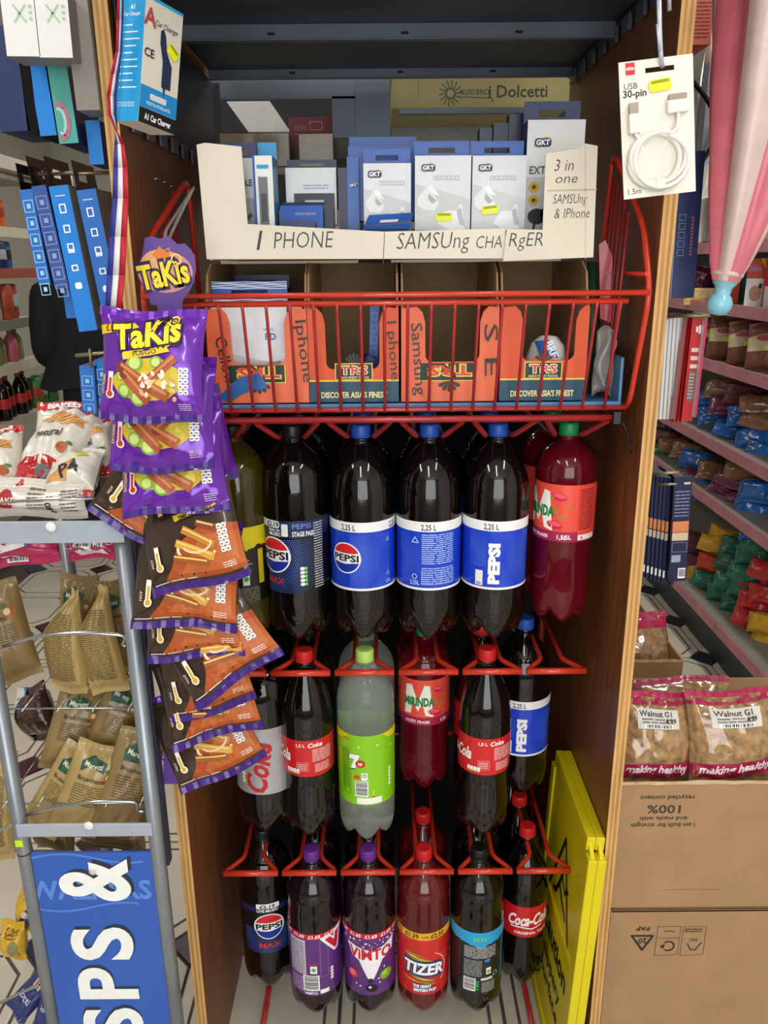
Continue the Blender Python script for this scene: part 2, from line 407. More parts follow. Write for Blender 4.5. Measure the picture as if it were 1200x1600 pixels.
tie = MB().tube([Vector(p)-Vector((CX, 1.1, 0)) for p in fillet([(CX+.327, 1.168, 1.334), (CX+.34, 1.16, 1.318), (CX+.352, 1.16, 1.29), (CX+.351, 1.16, 1.277)], .01)], .0015, 6).box(.322, .332, .06, .078, 1.322, 1.34).build('cable_tie', MATS['black_gloss'], rk)
# ------------------------------------------------------------------ bottles
mat('cola', '0c0706', .07, var=.2, scale=6, coat=.3); mat('cola_clear', '2a2422', .08, var=.2, scale=8, coat=.4)
mat('vimto_drink', '140610', .08, var=.2, scale=6, coat=.3); mat('tizer_drink', '5a0d10', .1, var=.2, scale=6, coat=.3)
mat('mirinda_drink', '6e0a1c', .07, trans=.35, ior=1.36, var=.15, scale=6, coat=.3); mat('olive_drink', '3d3508', .1, var=.2, scale=6, coat=.3)
mat('clear_drink', 'd4ddd2', .03, trans=.82, ior=1.2, var=0); mat('green_drink', '16361a', .08, var=.2, scale=6, coat=.4)
mat('foil_silver', 'b4b4b8', .3, metal=.35, var=.06)
PROF = {   # kind: (body radius, hang height, (label bottom, label top), rings above the base: (r / R, z / H))
 'large': (.0535, .336, (.094, .211), [(1, .23), (1, .74), (.985, .775), (.93, .82), (.83, .862), (.68, .905), (.5, .945), (.36, .97), (.29, .985)]),
 'dome':  (.0535, .336, (.088, .213), [(1, .22), (.985, .45), (1, .5), (1, .77), (.985, .82), (.92, .868), (.78, .912), (.57, .948), (.38, .975), (.29, .99)]),
 'seven': (.0515, .345, (.084, .226), [(1, .22), (.99, .3), (1, .36), (1, .74), (.99, .8), (.94, .85), (.83, .893), (.66, .93), (.45, .962), (.3, .985)]),
 'coke':  (.047, .339, (.135, .209), [(.99, .2), (.93, .3), (.92, .36), (.99, .41), (1, .44), (1, .64), (.99, .69), (.95, .75), (.86, .81), (.72, .865), (.56, .91), (.42, .95), (.32, .98)]),
 'waist': (.049, .310, (.146, .241), [(1, .22), (.95, .33), (.94, .4), (.99, .46), (1, .48), (1, .78), (1.02, .81), (1.0, .85), (.9, .9), (.7, .94), (.46, .97), (.31, .99)]),
 'squash': (.0515, .338, (.057, .207), [(1, .16), (1, .64), (.985, .72), (.96, .78), (.985, .82), (.93, .865), (.78, .91), (.55, .95), (.36, .978), (.29, .99)]),
}
BODY = {}
def bottle_mesh(kind):
    if kind in BODY: return BODY[kind]
    Rr, H, lab, rings = PROF[kind]; zs = rings[0][1]*H*.8
    prof = [(.12*Rr, 0), (.3*Rr, 0), (.48*Rr, 0), (.62*Rr, 0), (.74*Rr, 0), (.85*Rr, .1*zs), (.93*Rr, .28*zs), (.98*Rr, .5*zs), (Rr, .75*zs), (Rr, zs)]
    nb = len(prof)
    val = [.45, .42, .38, .36, .36, .42, .52, .66, .84, 1.0]
    def fn(i, a, r, z):
        if i >= nb: return r, z
        L = .5+.5*cos(5*a); L = L**.55
        zz = z*L + (1-L)*val[i]*zs
        if i < 2: zz = .45*zs*(.75 if i else .8)
        return r*(1-.10*(1-L)*(1-i/(nb-1))), zz
    pr = prof + [(q*Rr, t*H) for q, t in rings if t*H > zs+.002]
    out = []
    for k, (r, z) in enumerate(pr):      # the band under the label is a hair narrower
        out.append((r, z))
    out += [(.0145, H-.002), (.0172, H), (.0172, H+.003), (.0135, H+.004), (.0135, H+.018)]
    m = MB().lathe(out, 40, fn); BODY[kind] = m
    return m
def rad_at(kind, z):
    Rr, H, lab, rings = PROF[kind]; p = [(Rr, rings[0][1]*H*.8)]+[(q*Rr, t*H) for q, t in rings]
    for (r0, z0), (r1, z1) in zip(p, p[1:]):
        if z0 <= z <= z1: return r0+(r1-r0)*(z-z0)/max(1e-6, z1-z0)
    return Rr
MESH = {}
def bottle(kind, lane, tier, Y, body, cap, label, art=None, bg=None, lab=None, name='soda_bottle', dx=0, tilt=0, spin=0, capm=None, lift=0, cat='bottle'):
    Rr, H, lb, _ = PROF[kind]; v0, v1 = lab or lb
    z = TIER[tier]+.005-H+lift
    T = Matrix.Translation((lane_x(lane)+dx, Y, z+H)) @ Euler((R(tilt), 0, R(spin))).to_matrix().to_4x4() @ Matrix.Translation((0, 0, -H))
    t = empty(name, T=T); tag(t, label, cat)
    if (kind, body) not in MESH:
        o = bottle_mesh(kind).build('body', MATS[body], t); MESH[kind, body] = o.data
    else:
        o = bpy.data.objects.new('body', MESH[kind, body]); C.objects.link(o); o.parent = t
    ck = ('cap', cap)
    if ck not in MESH:
        m = MB().lathe([(.0157, H*0+.006), (.0159, .0075), (.0159, .021), (.0152, .0235), (.0135, .0245), (.010, .0245)], 40, lambda i, a, r, z: (r*(1+(.018*cos(20*a) if 0 < i < 3 else 0)), z))
        m.lathe([(.0163, .0035), (.0163, .0062)], 24)
        o = m.build('cap', M(cap) if cap not in MATS else MATS[cap], t); MESH[ck] = o.data
    else:
        o = bpy.data.objects.new('cap', MESH[ck]); C.objects.link(o); o.parent = t
    o.location.z = H
    if bg:
        rf = lambda v: max(rad_at(kind, v), Rr*.985)+.0004
        m = MB(); n = 48; nv = 6
        vs = [(rf(v0+(v1-v0)*j/nv)*sin(2*pi*k/n), -rf(v0+(v1-v0)*j/nv)*cos(2*pi*k/n), v0+(v1-v0)*j/nv) for j in range(nv+1) for k in range(n)]
        m.add(vs, [(j*n+k, j*n+(k+1) % n, (j+1)*n+(k+1) % n, (j+1)*n+k) for j in range(nv) for k in range(n)], True)
        l = m.build('label', MATS[bg] if bg in MATS else mat('label_'+bg, bg, .28, var=.04, coat=.3), t)
        if art:
            ink = Ink(); art(ink, Rr, v0, v1)
            ink.put('label_print', cyl(Rr, rf=(lambda v: rf(v))), l, step=.006, clip=(-Rr*1.75, Rr*1.75, v0, v1), gap=.00025)
    return t
# ---- the artwork on the labels; u runs round the bottle from the side facing out
def dots(ink, col, u0, u1, v0, v1, cu, cv, p=.0034, layer=1, s=.55, band=.03):
    y = v0; row = 0
    while y < v1:
        x = u0+(p/2 if row % 2 else 0)
        while x < u1:
            d = math.hypot(x-cu, y-cv); k = max(0, 1-abs((d % (band*2))-band)/band)
            r = p*.5*s*(.35+.65*k)
            if k > .12: ink.poly(col, [(x+r*cos(R(a)), y+r*sin(R(a))) for a in range(0, 360, 60)], layer)
            x += p
        y += p*.87; row += 1
def globe(ink, u, v, r, dark=False):
    ink.disc('f4f4f4', u, v, r, 2, n=36); rr = r*.92
    top = [(u+rr*cos(R(a)), v+rr*sin(R(a))) for a in range(22, 159, 8)]
    ink.poly('d8202c', top+[(u-rr*.45, v+rr*.47), (u, v+rr*.34), (u+rr*.5, v+rr*.33)], 3)
    bot = [(u+rr*cos(R(a)), v+rr*sin(R(a))) for a in range(198, 343, 8)]
    ink.poly('12309c', bot+[(u+rr*.5, v-rr*.34), (u, v-rr*.42), (u-rr*.5, v-rr*.38)], 3)
    ink.text('101014', 'PEPSI', u, v-r*.2, r*.42, 4, bold=.03, w=r*1.72)
def cola_bands(ink, v0, v1):
    ink.rect('f0f0ee', -.12, .12, v1-.0165, v1, 1); ink.rect('f0f0ee', -.12, .12, v0, v0+.004, 1)
def art_pepsi_front(ink, r, v0, v1):
    cola_bands(ink, v0, v1); ink.text('15181f', '2,25 L', -.022, v1-.0138, .0095, 2, bold=.015, sx=.72); ink.text('15181f', '2,25 L', .062, v1-.0138, .0095, 2, bold=.015, sx=.72)
    dots(ink, '6b95f4', -.02, .05, v0+.006, v1-.02, -.026, v0+.055); globe(ink, -.028, (v0+v1)/2-.003, .0265)
    for q in (.72, .22): ink.ring('8fb0f4', .046, v0+(v1-v0)*q, .004, .0012, 2, n=3, a0=90, a1=450); 
    ink.text('9fbcf6', '2,25L', .047, v0+.009, .006, 2, sx=.6)
def art_pepsi_back(ink, r, v0, v1):
    cola_bands(ink, v0, v1); ink.text('15181f', '2,25 L', -.003, v1-.0138, .0095, 2, bold=.015, sx=.72)
    dots(ink, '6b95f4', -.055, -.018, v0+.006, v1-.02, -.07, v0+.05)
    ink.lines('a9c0f2', -.014, .042, v0+.045, v1-.02, 15, 2, .45, 3); ink.lines('a9c0f2', -.014, .042, v0+.01, v0+.04, 8, 2, .45, 4)
    ink.ring('c4d4f8', -.025, v1-.032, .006, .0014, 2, n=3, a0=90, a1=450); ink.ring('c4d4f8', -.026, v0+.023, .004, .0012, 2); ink.text('c4d4f8', '2,25L', -.026, v0+.009, .0075, 2, sx=.7)
    ink.frame('a9c0f2', -.014, .042, v0+.01, v0+.034, .0006, 2); ink.line('a9c0f2', [(.018, v0+.01), (.018, v0+.034)], .0006, 2)
def art_pepsi_side(ink, r, v0, v1):
    cola_bands(ink, v0, v1); ink.text('15181f', '2,25 L', -.013, v1-.0138, .0095, 2, bold=.015, sx=.72)
    ink.text('f4f4f4', 'PEPSI', .001, v0+.045, .0165, 2, bold=.06, rot=90, w=.07)
    dots(ink, '6b95f4', .006, .062, v0+.006, v1-.02, .07, v0+.055); dots(ink, '6b95f4', -.05, -.02, v0+.04, v1-.02, -.06, v0+.05)
    ink.rect('f0f0f0', -.038, -.025, v0+.006, v0+.032, 1); ink.lines('20242c', -.036, -.027, v0+.007, v0+.012, 2, 2)
def art_max(ink, r, v0, v1):
    ink.rect('1c2350', -.12, .12, v1-.028, v1, 1); ink.rrect('eeeeee', -.07, -.022, v1-.013, v1-.001, .004, 2); ink.text('15181f', '£2.19', -.036, v1-.011, .008, 3, bold=.03, align='C')
    ink.text('f0f0f0', 'YEAR OF', -.034, v1-.019, .0042, 2, bold=.03); ink.text('f0f0f0', 'MUSIC', -.032, v1-.0262, .0058, 2, bold=.03)
    ink.rrect('e8e8e8', -.019, -.008, v1-.026, v1-.005, .002, 2); ink.text('6f86dc', 'PEPSI', .014, v1-.0125, .008, 2, bold=.01, w=.03); ink.text('f4f4f4', 'STAGE PASS', .0165, v1-.0255, .0078, 2, bold=.02, w=.036)
    dots(ink, '4a74e0', -.05, .034, v0+.002, v1-.032, -.04, v0+.06, p=.0040, s=.62, band=.045); globe(ink, -.036, v0+.065, .031)
    ink.text('d22a2a', 'MAX', -.034, v0+.016, .0105, 4, bold=.02, shear=.15)
    for k in range(5): ink.rrect('eeeeee', .009, .0165, v0+.014+k*.0068, v0+.0195+k*.0068, .002, 3); ink.rrect('7ccf3a', .0165, .021, v0+.014+k*.0068, v0+.0195+k*.0068, .002, 3)
    ink.lines('c9cbd0', .034, .052, v0+.006, v1-.004, 26, 2, .4, 8)
def art_max_low(ink, r, v0, v1):
    dots(ink, '4a74e0', -.05, .05, v0+.002, v1-.06, 0, v0+.05, p=.0042, s=.6, band=.04); ink.rect('1f2656', -.06, .06, v1-.02, v1-.008, 1); ink.rrect('efefef', -.02, .026, v1-.012, v1, .003, 2)
    ink.text('15181f', '£2.19', .002, v1-.0105, .0078, 3, bold=.03, sx=1.2); ink.text('f0f0f0', 'LIVE MUSIC', .002, v1-.0195, .006, 3, bold=.03, w=.042)
    globe(ink, .004, v0+.066, .031); ink.text('d22a2a', 'MAX', .004, v0+.014, .0125, 4, bold=.025, sx=1.15)
def art_mirinda(ink, r, v0, v1, du=0):
    ink.rect('a01c4a', -.12, .12, v0, v0+.017, 1)
    H = v1-v0; c = -.012+du
    ink.poly('f1efe4', [(c-.03, v0+.022), (c-.026, v1-.012), (c-.014, v1-.010), (c-.002, v0+.05), (c+.010, v1-.010), (c+.02, v1-.012), (c+.027, v0+.018), (c+.012, v0+.022), (c+.006, v0+.048), (c-.002, v0+.03), (c-.012, v0+.05), (c-.016, v0+.024)], 2)
    ink.text('0f7a3c', 'MiRINDA', c, v0+.042, .0165, 3, bold=.05, w=.058); ink.text('f4e9ee', 'GOÛT FRAISE', c-.004, v0+.005, .0055, 2, bold=.03); ink.text('f4e9ee', '1,5L', c+.05, v0+.005, .007, 2, bold=.03)
    for x, y, s in ((.036, .075, 1), (.03, .028, 1.1), (-.05, .07, .9)):
        ink.disc('c31a44', c+x, v0+y, .012*s, 2, ry=.006*s, rot=-12); ink.disc('f2566a', c+x, v0+y+.002*s, .010*s, 3, ry=.0035*s, rot=-12)
    for x, y in ((.024, .074), (.033, .052), (.027, .058), (.045, .045), (.052, .06), (.038, .04)): ink.ring('7da632', c+x, v0+y, .0026, .0012, 3, n=8)
def art_mirinda_side(ink, r, v0, v1):
    art_mirinda(ink, r, v0, v1, -.043); ink.rect('ea4a3c', .012, .06, v0+.012, v1-.002, 4); ink.lines('7a1f2a', .014, .042, v0+.02, v1-.006, 20, 5, .45, 2); ink.rect('efe8e6', .013, .05, v0+.003, v0+.012, 5); ink.text('a01c4a', 'e', .02, v0+.005, .006, 6)
    ink.text('f4e9ee', '1,5L', -.012, v0+.005, .007, 5, bold=.03)
def art_coke_back(ink, r, v0, v1):
    ink.text('f6f2f0', 'Coca-Cola', -.066, v0+.03, .022, 2, bold=.03, shear=.3, w=.075); ink.text('f4f0ee', '1,5 L', -.008, v1-.013, .006, 2, bold=.03)
    ink.frame('e9b4b4', -.016, .004, v0+.012, v0+.03, .0006, 2); ink.lines('f0d6d4', -.014, .002, v0+.014, v0+.028, 4, 2, .4, 3)
    ink.text('f6f2f0', 'Coke', .018, v1-.014, .0085, 2, bold=.03, shear=.2); ink.lines('f0d2d0', .012, .05, v0+.03, v1-.018, 9, 2, .4, 5); ink.lines('f0d2d0', .016, .046, v0+.008, v0+.026, 6, 2, .4, 6)
    for k in range(4): ink.rrect('f2f0ee', -.036+k*.0062, -.0305+k*.0062, v0+.006, v0+.0165, .002, 2); ink.rect('8ecb4a' if k % 2 == 0 else 'e8a23a', -.0355+k*.0062, -.031+k*.0062, v0+.0065, v0+.009, 3)
def art_coke(ink, r, v0, v1):
    w = lambda x, y: (x, y+.05*x)
    ink.text('f8f4f2', 'Coca-Cola', .006, v0+.031, .026, 2, bold=.035, shear=.35, w=.088, warp=w); ink.line('f8f4f2', [(-.032, v0+.024), (-.01, v0+.026), (.01, v0+.022), (.03, v0+.027)], .0028, 2)
    ink.text('f8f4f2', 'ORIGINAL TASTE', .012, v0+.008, .0068, 2, bold=.03)
def art_seven(ink, r, v0, v1):
    for s in (-1, 1): ink.poly('e2d21c', [(s*.03, v1), (s*.09, v1), (s*.09, v1-.02), (s*.045, v1-.012)], 1)
    ink.text('d23a1c', 'Lemon', -.038, v1-.012, .005, 2, rot=-8)
    u, v = -.022, v0+.078
    p7 = [(-.0075, .0255), (.012, .0265), (.0035, -.002), (-.0055, -.003), (.001, .0165), (-.0085, .0165)]
    ink.poly('16301a', [(u+x*1.12-.0006, v+(y-.012)*1.1+.011) for x, y in p7], 2); ink.poly('f7f7f5', [(u+x, v+y) for x, y in p7], 3)
    ink.disc('d0202a', u+.0125, v+.008, .0088, 4, ry=.0075); ink.text('f6f6f6', 'up', u+.0125, v+.0062, .006, 5, bold=.03, shear=.15)
    ink.disc('e0481e', -.016, v0+.058, .006, 2, ry=.004); ink.rect('eef0ea', -.008, .003, v0+.052, v0+.068, 2); ink.ring('1c2a1c', -.0025, v0+.062, .003, .001, 3, n=10)
    ink.barcode(-.02, .004, v0+.018, v0+.05, 2, vert=True); ink.rect('f0f2ec', -.017, .029, v0+.003, v0+.0155, 2); ink.lines('4c7a12', -.047, -.03, v0+.03, v1-.03, 22, 2, .4, 4)
    ink.frame('2f5a10', -.043, -.029, v0+.02, v0+.07, .0007, 2); ink.rect('f2e436', .012, .014, v0+.02, v0+.032, 2); ink.disc('d23a1c', .013, v0+.018, .002, 2)
    for x, y in ((-.012, .022), (.021, .02), (.05, .03)): ink.disc('d9f59a', x, v1-y, .002, 2)
    for k in range(5): ink.rrect('e8f0dc', .044, .05, v0+.03+k*.008, v0+.037+k*.008, .002, 2)
def art_diet(ink, r, v0, v1):
    ink.text('c2242c', 'Coke', .014, v0+.052, .040, 2, bold=.03, shear=.3, rot=82, w=.1); ink.text('c2242c', 'Diet', -.012, v0+.096, .015, 2, bold=.01, shear=.3, rot=80)
    ink.text('c2242c', 'Coca', -.07, v0+.02, .03, 2, bold=.03, shear=.3, rot=82)
    for k in range(5): ink.rrect('eeeeee', -.0385, -.032, v0+.02+k*.0075, v0+.0265+k*.0075, .002, 2); ink.rrect('7fbf4a', -.032, -.027, v0+.02+k*.0075, v0+.0265+k*.0075, .002, 2)
    ink.text('a8323a', 'zero sugar', -.046, v0+.064, .004, 2)
def vimto_band(ink, v1):
    ink.rect('c9203a', -.12, .12, v1-.013, v1, 1)
    for k in range(-3, 4): ink.text('f6e8ea', '£1.69', k*.031+.004, v1-.0105, .0078, 2, bold=.03, sx=.95)
def art_vimto(ink, r, v0, v1):
    vimto_band(ink, v1); rd = random.Random(4)
    for k in range(46): ink.disc('eadff0', rd.uniform(-.06, .06), v1-.016-abs(rd.gauss(0, .012)), rd.uniform(.0006, .0024), 2, n=8)
    ink.poly('f3eef5', [(-.046, v1-.03), (-.034, v1-.058), (-.02, v1-.066), (.0, v0+.035), (.006, v0+.035), (.026, v1-.066), (.05, v1-.052), (.054, v1-.022), (.03, v1-.034), (0, v1-.04), (-.03, v1-.032)], 2)
    ink.text('c8202e', 'ViMTO', .003, v1-.062, .024, 4, bold=.03, w=.086, warp=lambda x, y: (x, y+1.6*x*x))
    ink.disc('d8344a', -.034, v0+.048, .011, 3); ink.disc('f07a86', -.035, v0+.049, .007, 4); ink.disc('7cab2c', .034, v0+.045, .0135, 3, ry=.0125); ink.disc('a4cf4c', .031, v0+.048, .006, 4)
    ink.disc('1b1420', .004, v0+.018, .012, 3, ry=.009); ink.disc('d8d4e0', .001, v0+.021, .003, 4); ink.disc('2a2030', .002, v0+.036, .0065, 3); 
    for x, y in ((-.026, .026), (.018, .04), (.02, .03), (.03, .065), (-.018, .022)): ink.disc('e9def0', x, v0+y, .002, 4, n=8)
def art_vimto_back(ink, r, v0, v1):
    vimto_band(ink, v1); ink.rect('cfc4d4', -.05, -.014, v0+.05, v1-.016, 2); ink.lines('5a4a64', -.048, -.016, v0+.05, v1-.02, 18, 3, .4, 3); ink.lines('c9b2d2', -.05, -.02, v0+.008, v0+.045, 9, 2, .4, 5)
    ink.rect('f0f0ee', -.006, .007, v0+.055, v0+.073, 2); ink.disc('5cae3a', .0005, v0+.064, .0045, 3); ink.text('d8344a', 'ADDED', .0, v0+.077, .004, 3); ink.barcode(-.021, .011, v0+.012, v0+.05, 2, vert=True)
    ink.frame('a98ab4', .014, .03, v0+.045, v1-.02, .0006, 2); ink.rect('f2f2f0', .012, .03, v0+.004, v0+.014, 2); ink.text('f4eef6', 'VIMTO', -.006, v0+.003, .006, 2, bold=.03)
    for k in range(4): ink.rrect('e6dcea', .034, .041, v0+.03+k*.008, v0+.037+k*.008, .002, 2)
    ink.text('c8202e', 'V', .048, v1-.045, .03, 4, bold=.08, rot=12); ink.text('f3eef5', 'V', .048, v1-.047, .036, 3, bold=.14, rot=12)
def art_tizer(ink, r, v0, v1):
    ink.poly('e3a726', [(-.09, v1), (.09, v1), (.09, v1-.017), (-.09, v1-.017)], 1)
    ink.text('1b1712', '£1.39', -.025, v1-.0135, .0105, 2, bold=.02, sx=.85); ink.text('1b1712', '2 FOR', .002, v1-.0115, .0045, 2, sx=.8); ink.text('1b1712', '£2.50', .026, v1-.0135, .0105, 2, bold=.02, sx=.85); ink.text('1b1712', 'LETS', -.062, v1-.0135, .0105, 2, bold=.02)
    rd = random.Random(2)
    for k in range(16):
        y = v0+.028+.068*k/15; c = ['86a83a', 'd9a62e', 'c9ce5a', '5f9a48'][k % 4]; x0 = rd.uniform(-.05, -.02); x1 = rd.uniform(.0, .032)
        ink.poly(c, [(x0, y+.006), ((x0+x1)/2, y+.0035), (x1, y-.004), ((x0+x1)/2, y-.0005)], 2)
    w = lambda x, y: (x, y*(1-.004*x/.01)-.10*x)
    ink.text('1d2c6e', 'TIZER', 0, v0+.05, .028, 3, bold=.13, shear=.12, w=.086, warp=w); ink.text('f4f2f2', 'TIZER', 0, v0+.051, .026, 4, bold=.04, shear=.12, w=.08, warp=w)
    ink.text('1d2c6e', 'THE GREAT', -.004, v0+.0185, .0075, 3, bold=.16, w=.038); ink.text('f6f4f4', 'THE GREAT', -.004, v0+.0185, .007, 4, bold=.05, w=.036); ink.text('1d2c6e', 'BRITISH POP', .002, v0+.0085, .0075, 3, bold=.16, w=.046); ink.text('f6f4f4', 'BRITISH POP', .002, v0+.0085, .007, 4, bold=.05, w=.044)
    for k in range(60): ink.disc('f0b4b4', rd.gauss(.04, .006), v0+.05+rd.uniform(-.035, .05), .0006, 2, n=6)
    ink.ring('f2c8c8', -.002, v0+.06, .046, .0016, 3, n=12, a0=-40, a1=60)
def art_black(ink, r, v0, v1):
    rd = random.Random(7); p = [(-.09, v1), (.09, v1)]; k = .09
    while k > -.09: p.append((k, v1-.024-.010*math.exp(-(k/.02)**2)-rd.uniform(0, .005))); k -= .003
    ink.poly('2a9fd6', p, 1)
    for x in (-.009, -.003, .004, .010): ink.text('7fd436', 'B', x, v1-.02, .009, 2, bold=.02, sx=.6)
    ink.lines('c6c8c4', -.03, .034, v1-.062, v1-.034, 12, 2, .4, 4); ink.lines('a9aca8', -.03, .006, v0+.044, v1-.066, 12, 2, .4, 6); ink.rect('eef0ea', .014, .024, v0+.048, v0+.064, 2); ink.disc('6cb43c', .019, v0+.055, .004, 3)
    ink.disc('3c7fc8', .016, v1-.068, .006, 2, ry=.004); ink.barcode(-.03, -.006, v0+.008, v0+.04, 2, vert=True); ink.text('2fae4a', '2 litre', .0, v0+.022, .007, 2, rot=90, bold=.04); ink.lines('b4b6b2', .006, .034, v0+.004, v0+.03, 9, 2, .4, 8); ink.rect('dcd8ca', .004, .028, v0+.034, v0+.04, 2); ink.ring('d8d8d4', .034, v0+.044, .005, .0008, 2, n=12)
    ink.rect('3a7ca0', .05, .056, v0+.02, v1-.03, 2)
def art_olive(ink, r, v0, v1):
    rd = random.Random(9); p = [(-.09, v1), (.09, v1)]; k = .09
    while k > -.09: p.append((k, v1-.03-.014*math.exp(-((k-.005)/.018)**2)-rd.uniform(0, .006))); k -= .003
    ink.poly('d8c618', p, 1); ink.rect('c8b414', .04, .05, v0+.03, v1-.04, 2)
    for k, w in enumerate((.03, .036, .022, .034)): ink.rect('b4b06a', 0, w*.8, v1-.058-k*.006, v1-.056-k*.006, 2)
    ink.text('e4cf22', 'BORN', .012, v0+.062, .0055, 2, bold=.04); ink.text('e4cf22', 'WILD', .012, v0+.054, .0055, 2, bold=.04); ink.rect('e4e8de', .012, .023, v0+.03, v0+.05, 2); ink.disc('3f9a3a', .0175, v0+.041, .0042, 3); ink.lines('8f8c78', -.01, .04, v0-.0, v0+.026, 9, 2, .4, 5)
Y1, Y2, Y3 = 1.252, 1.252, 1.252
BL, GR, RE, PU, BK, LI = mat('cap_blue', '2353b4', .4), mat('cap_green', '1c8a4c', .4), mat('cap_red', 'c4201f', .38), mat('cap_purple', '6a2c8c', .4), mat('cap_black', '15151a', .4), mat('cap_lime', 'b4dc6c', .4)
# top tier, left to right
bottle('dome', 0, 0, Y1+.01, 'olive_drink', 'cap_black', 'olive energy drink bottle with black and yellow label, leftmost of the top tier', art_olive, '17150f', (.07, .20), dx=.012)
bottle('dome', 1, 0, Y1+.004, 'cola', 'cap_black', 'sugar-free cola bottle with dark dotted label and stage pass offer, top tier', art_max, '0d0e14')
bottle('large', 2, 0, Y1, 'cola', 'cap_blue', 'large cola bottle with round red, white and blue emblem facing out, top tier', art_pepsi_front, '1a3fc4')
bottle('large', 3, 0, Y1, 'cola', 'cap_blue', 'large cola bottle turned to its small-print side, fourth in the top tier', art_pepsi_back, '1a3fc4')
bottle('large', 4, 0, Y1, 'cola', 'cap_blue', 'large cola bottle with white lettering running up its blue label, top tier', art_pepsi_side, '1a3fc4')
bottle('waist', 5, 0, Y1+.004, 'mirinda_drink', 'cap_green', 'red strawberry soda bottle with green cap beside the right panel, top tier', art_mirinda_side, 'e8503f', dx=.004)
for i, (k, b, c, w) in enumerate((('dome', 'cola', 'cap_black', 'second'), ('large', 'cola', 'cap_blue', 'third'), ('large', 'cola', 'cap_blue', 'fourth'), ('large', 'cola', 'cap_blue', 'fifth'))):
    bottle(k, i+1, 0, Y1+.112, b, c, 'dark cola bottle hanging behind the front one in the %s top-tier lane' % w, None, '1a3fc4' if k == 'large' else '17182a')
bottle('waist', 5, 0, Y1+.112, 'mirinda_drink', 'cap_green', 'red soda bottle behind the front one in the rightmost top-tier lane', None, 'e8503f')
# middle tier
bottle('dome', 0, 1, Y2+.03, 'cola', 'cap_black', 'diet cola bottle with silver label under the crisp packets, middle tier', art_diet, 'foil_silver', (.085, .215), dx=.032, tilt=-3)
bottle('coke', 1, 1, Y2, 'cola', 'cap_red', 'cola bottle with plain red back label, left of the lime-green one, middle tier', art_coke_back, 'cc1a22', dx=.004)
bottle('seven', 2, 1, Y2, 'clear_drink', 'cap_lime', 'clear lemon-lime soda bottle with bright green label, middle tier', art_seven, '86c81a')
bottle('waist', 3, 1, Y2+.1, 'mirinda_drink', 'cap_green', 'red strawberry soda bottle set back beside the clear bottle, middle tier', art_mirinda, 'e8503f')
bottle('coke', 4, 1, Y2, 'cola', 'cap_red', 'cola bottle with red back label, nearest the yellow sign, middle tier', art_coke_back, 'cc1a22', dx=-.006)
bottle('coke', 4, 1, Y2+.10, 'cola', 'cap_red', 'cola bottle partly hidden behind the red-capped one, middle tier', art_coke, 'cc1a22', dx=-.004, spin=60)
bottle('large', 5, 1, Y2+.11, 'cola', 'cap_blue', 'blue-labelled cola bottle set back beside the right panel, middle tier', art_pepsi_side, '1a3fc4', dx=-.03, lift=.006)
bottle('dome', 2, 1, Y2+.10, 'clear_drink', 'cap_green', 'clear soda bottle with green cap behind the lime-green one, middle tier', None, None)
bottle('dome', 1, 1, Y2+.10, 'cola', 'cap_black', 'black-capped cola bottle behind the second lane front bottle, middle tier', None, '17182a')
bottle('dome', 0, 1, Y2+.14, 'olive_drink', 'cap_black', 'olive drink bottle with yellow label, at the back of the leftmost middle lane', None, 'd8c618', (.15, .24))
bottle('waist', 3, 1, Y2+.205, 'mirinda_drink', 'cap_green', 'red soda bottle deep behind the strawberry one, middle tier', None, 'e8503f')
# bottom tier
bottle('dome', 0, 2, Y3+.06, 'cola', 'cap_black', 'sugar-free cola bottle with round emblem, leftmost of the bottom tier', art_max_low, '0c0c14', (.10, .222), dx=.01, spin=8)
bottle('squash', 1, 2, Y3, 'vimto_drink', 'cap_purple', 'purple-labelled fruit soda bottle showing its barcode side, bottom tier', art_vimto_back, '5a2a78', dx=.002)
bottle('squash', 2, 2, Y3, 'vimto_drink', 'cap_purple', 'purple-labelled fruit soda bottle showing its big white and red logo, bottom tier', art_vimto, '5a2a78')
bottle('squash', 3, 2, Y3, 'tizer_drink', 'cap_red', 'red fruit soda bottle with a yellow price band, bottom tier', art_tizer, 'c8201f', dx=-.004)
bottle('squash', 4, 2, Y3, 'cola', 'cap_black', 'black drink bottle with ragged bright blue label top, bottom tier', art_black, '171a1c', dx=-.008)
bottle('coke', 5, 2, Y3+.06, 'cola', 'cap_red', 'cola bottle with white script on red label beside the yellow sign, bottom tier', art_coke, 'cc1a22', dx=-.016, lab=(.13, .205))
bottle('coke', 5, 2, Y3+.155, 'cola', 'cap_red', 'cola bottle second in line beside the yellow sign, bottom tier', None, 'cc1a22', dx=-.016)
bottle('coke', 5, 2, Y3+.25, 'cola', 'cap_red', 'cola bottle third in line beside the yellow sign, bottom tier', None, 'cc1a22', dx=-.016)
bottle('squash', 3, 2, Y3+.105, 'tizer_drink', 'cap_red', 'red soda bottle behind the one with the yellow price band, bottom tier', None, 'c8201f')
bottle('squash', 2, 2, Y3+.105, 'vimto_drink', 'cap_purple', 'purple-labelled soda bottle behind the logo-side one, bottom tier', None, '5a2a78')
bottle('squash', 1, 2, Y3+.105, 'vimto_drink', 'cap_purple', 'purple-labelled soda bottle behind the barcode-side one, bottom tier', None, '5a2a78')
bottle('squash', 4, 2, Y3+.105, 'cola', 'cap_black', 'black drink bottle behind the ragged blue label one, bottom tier', None, '171a1c')
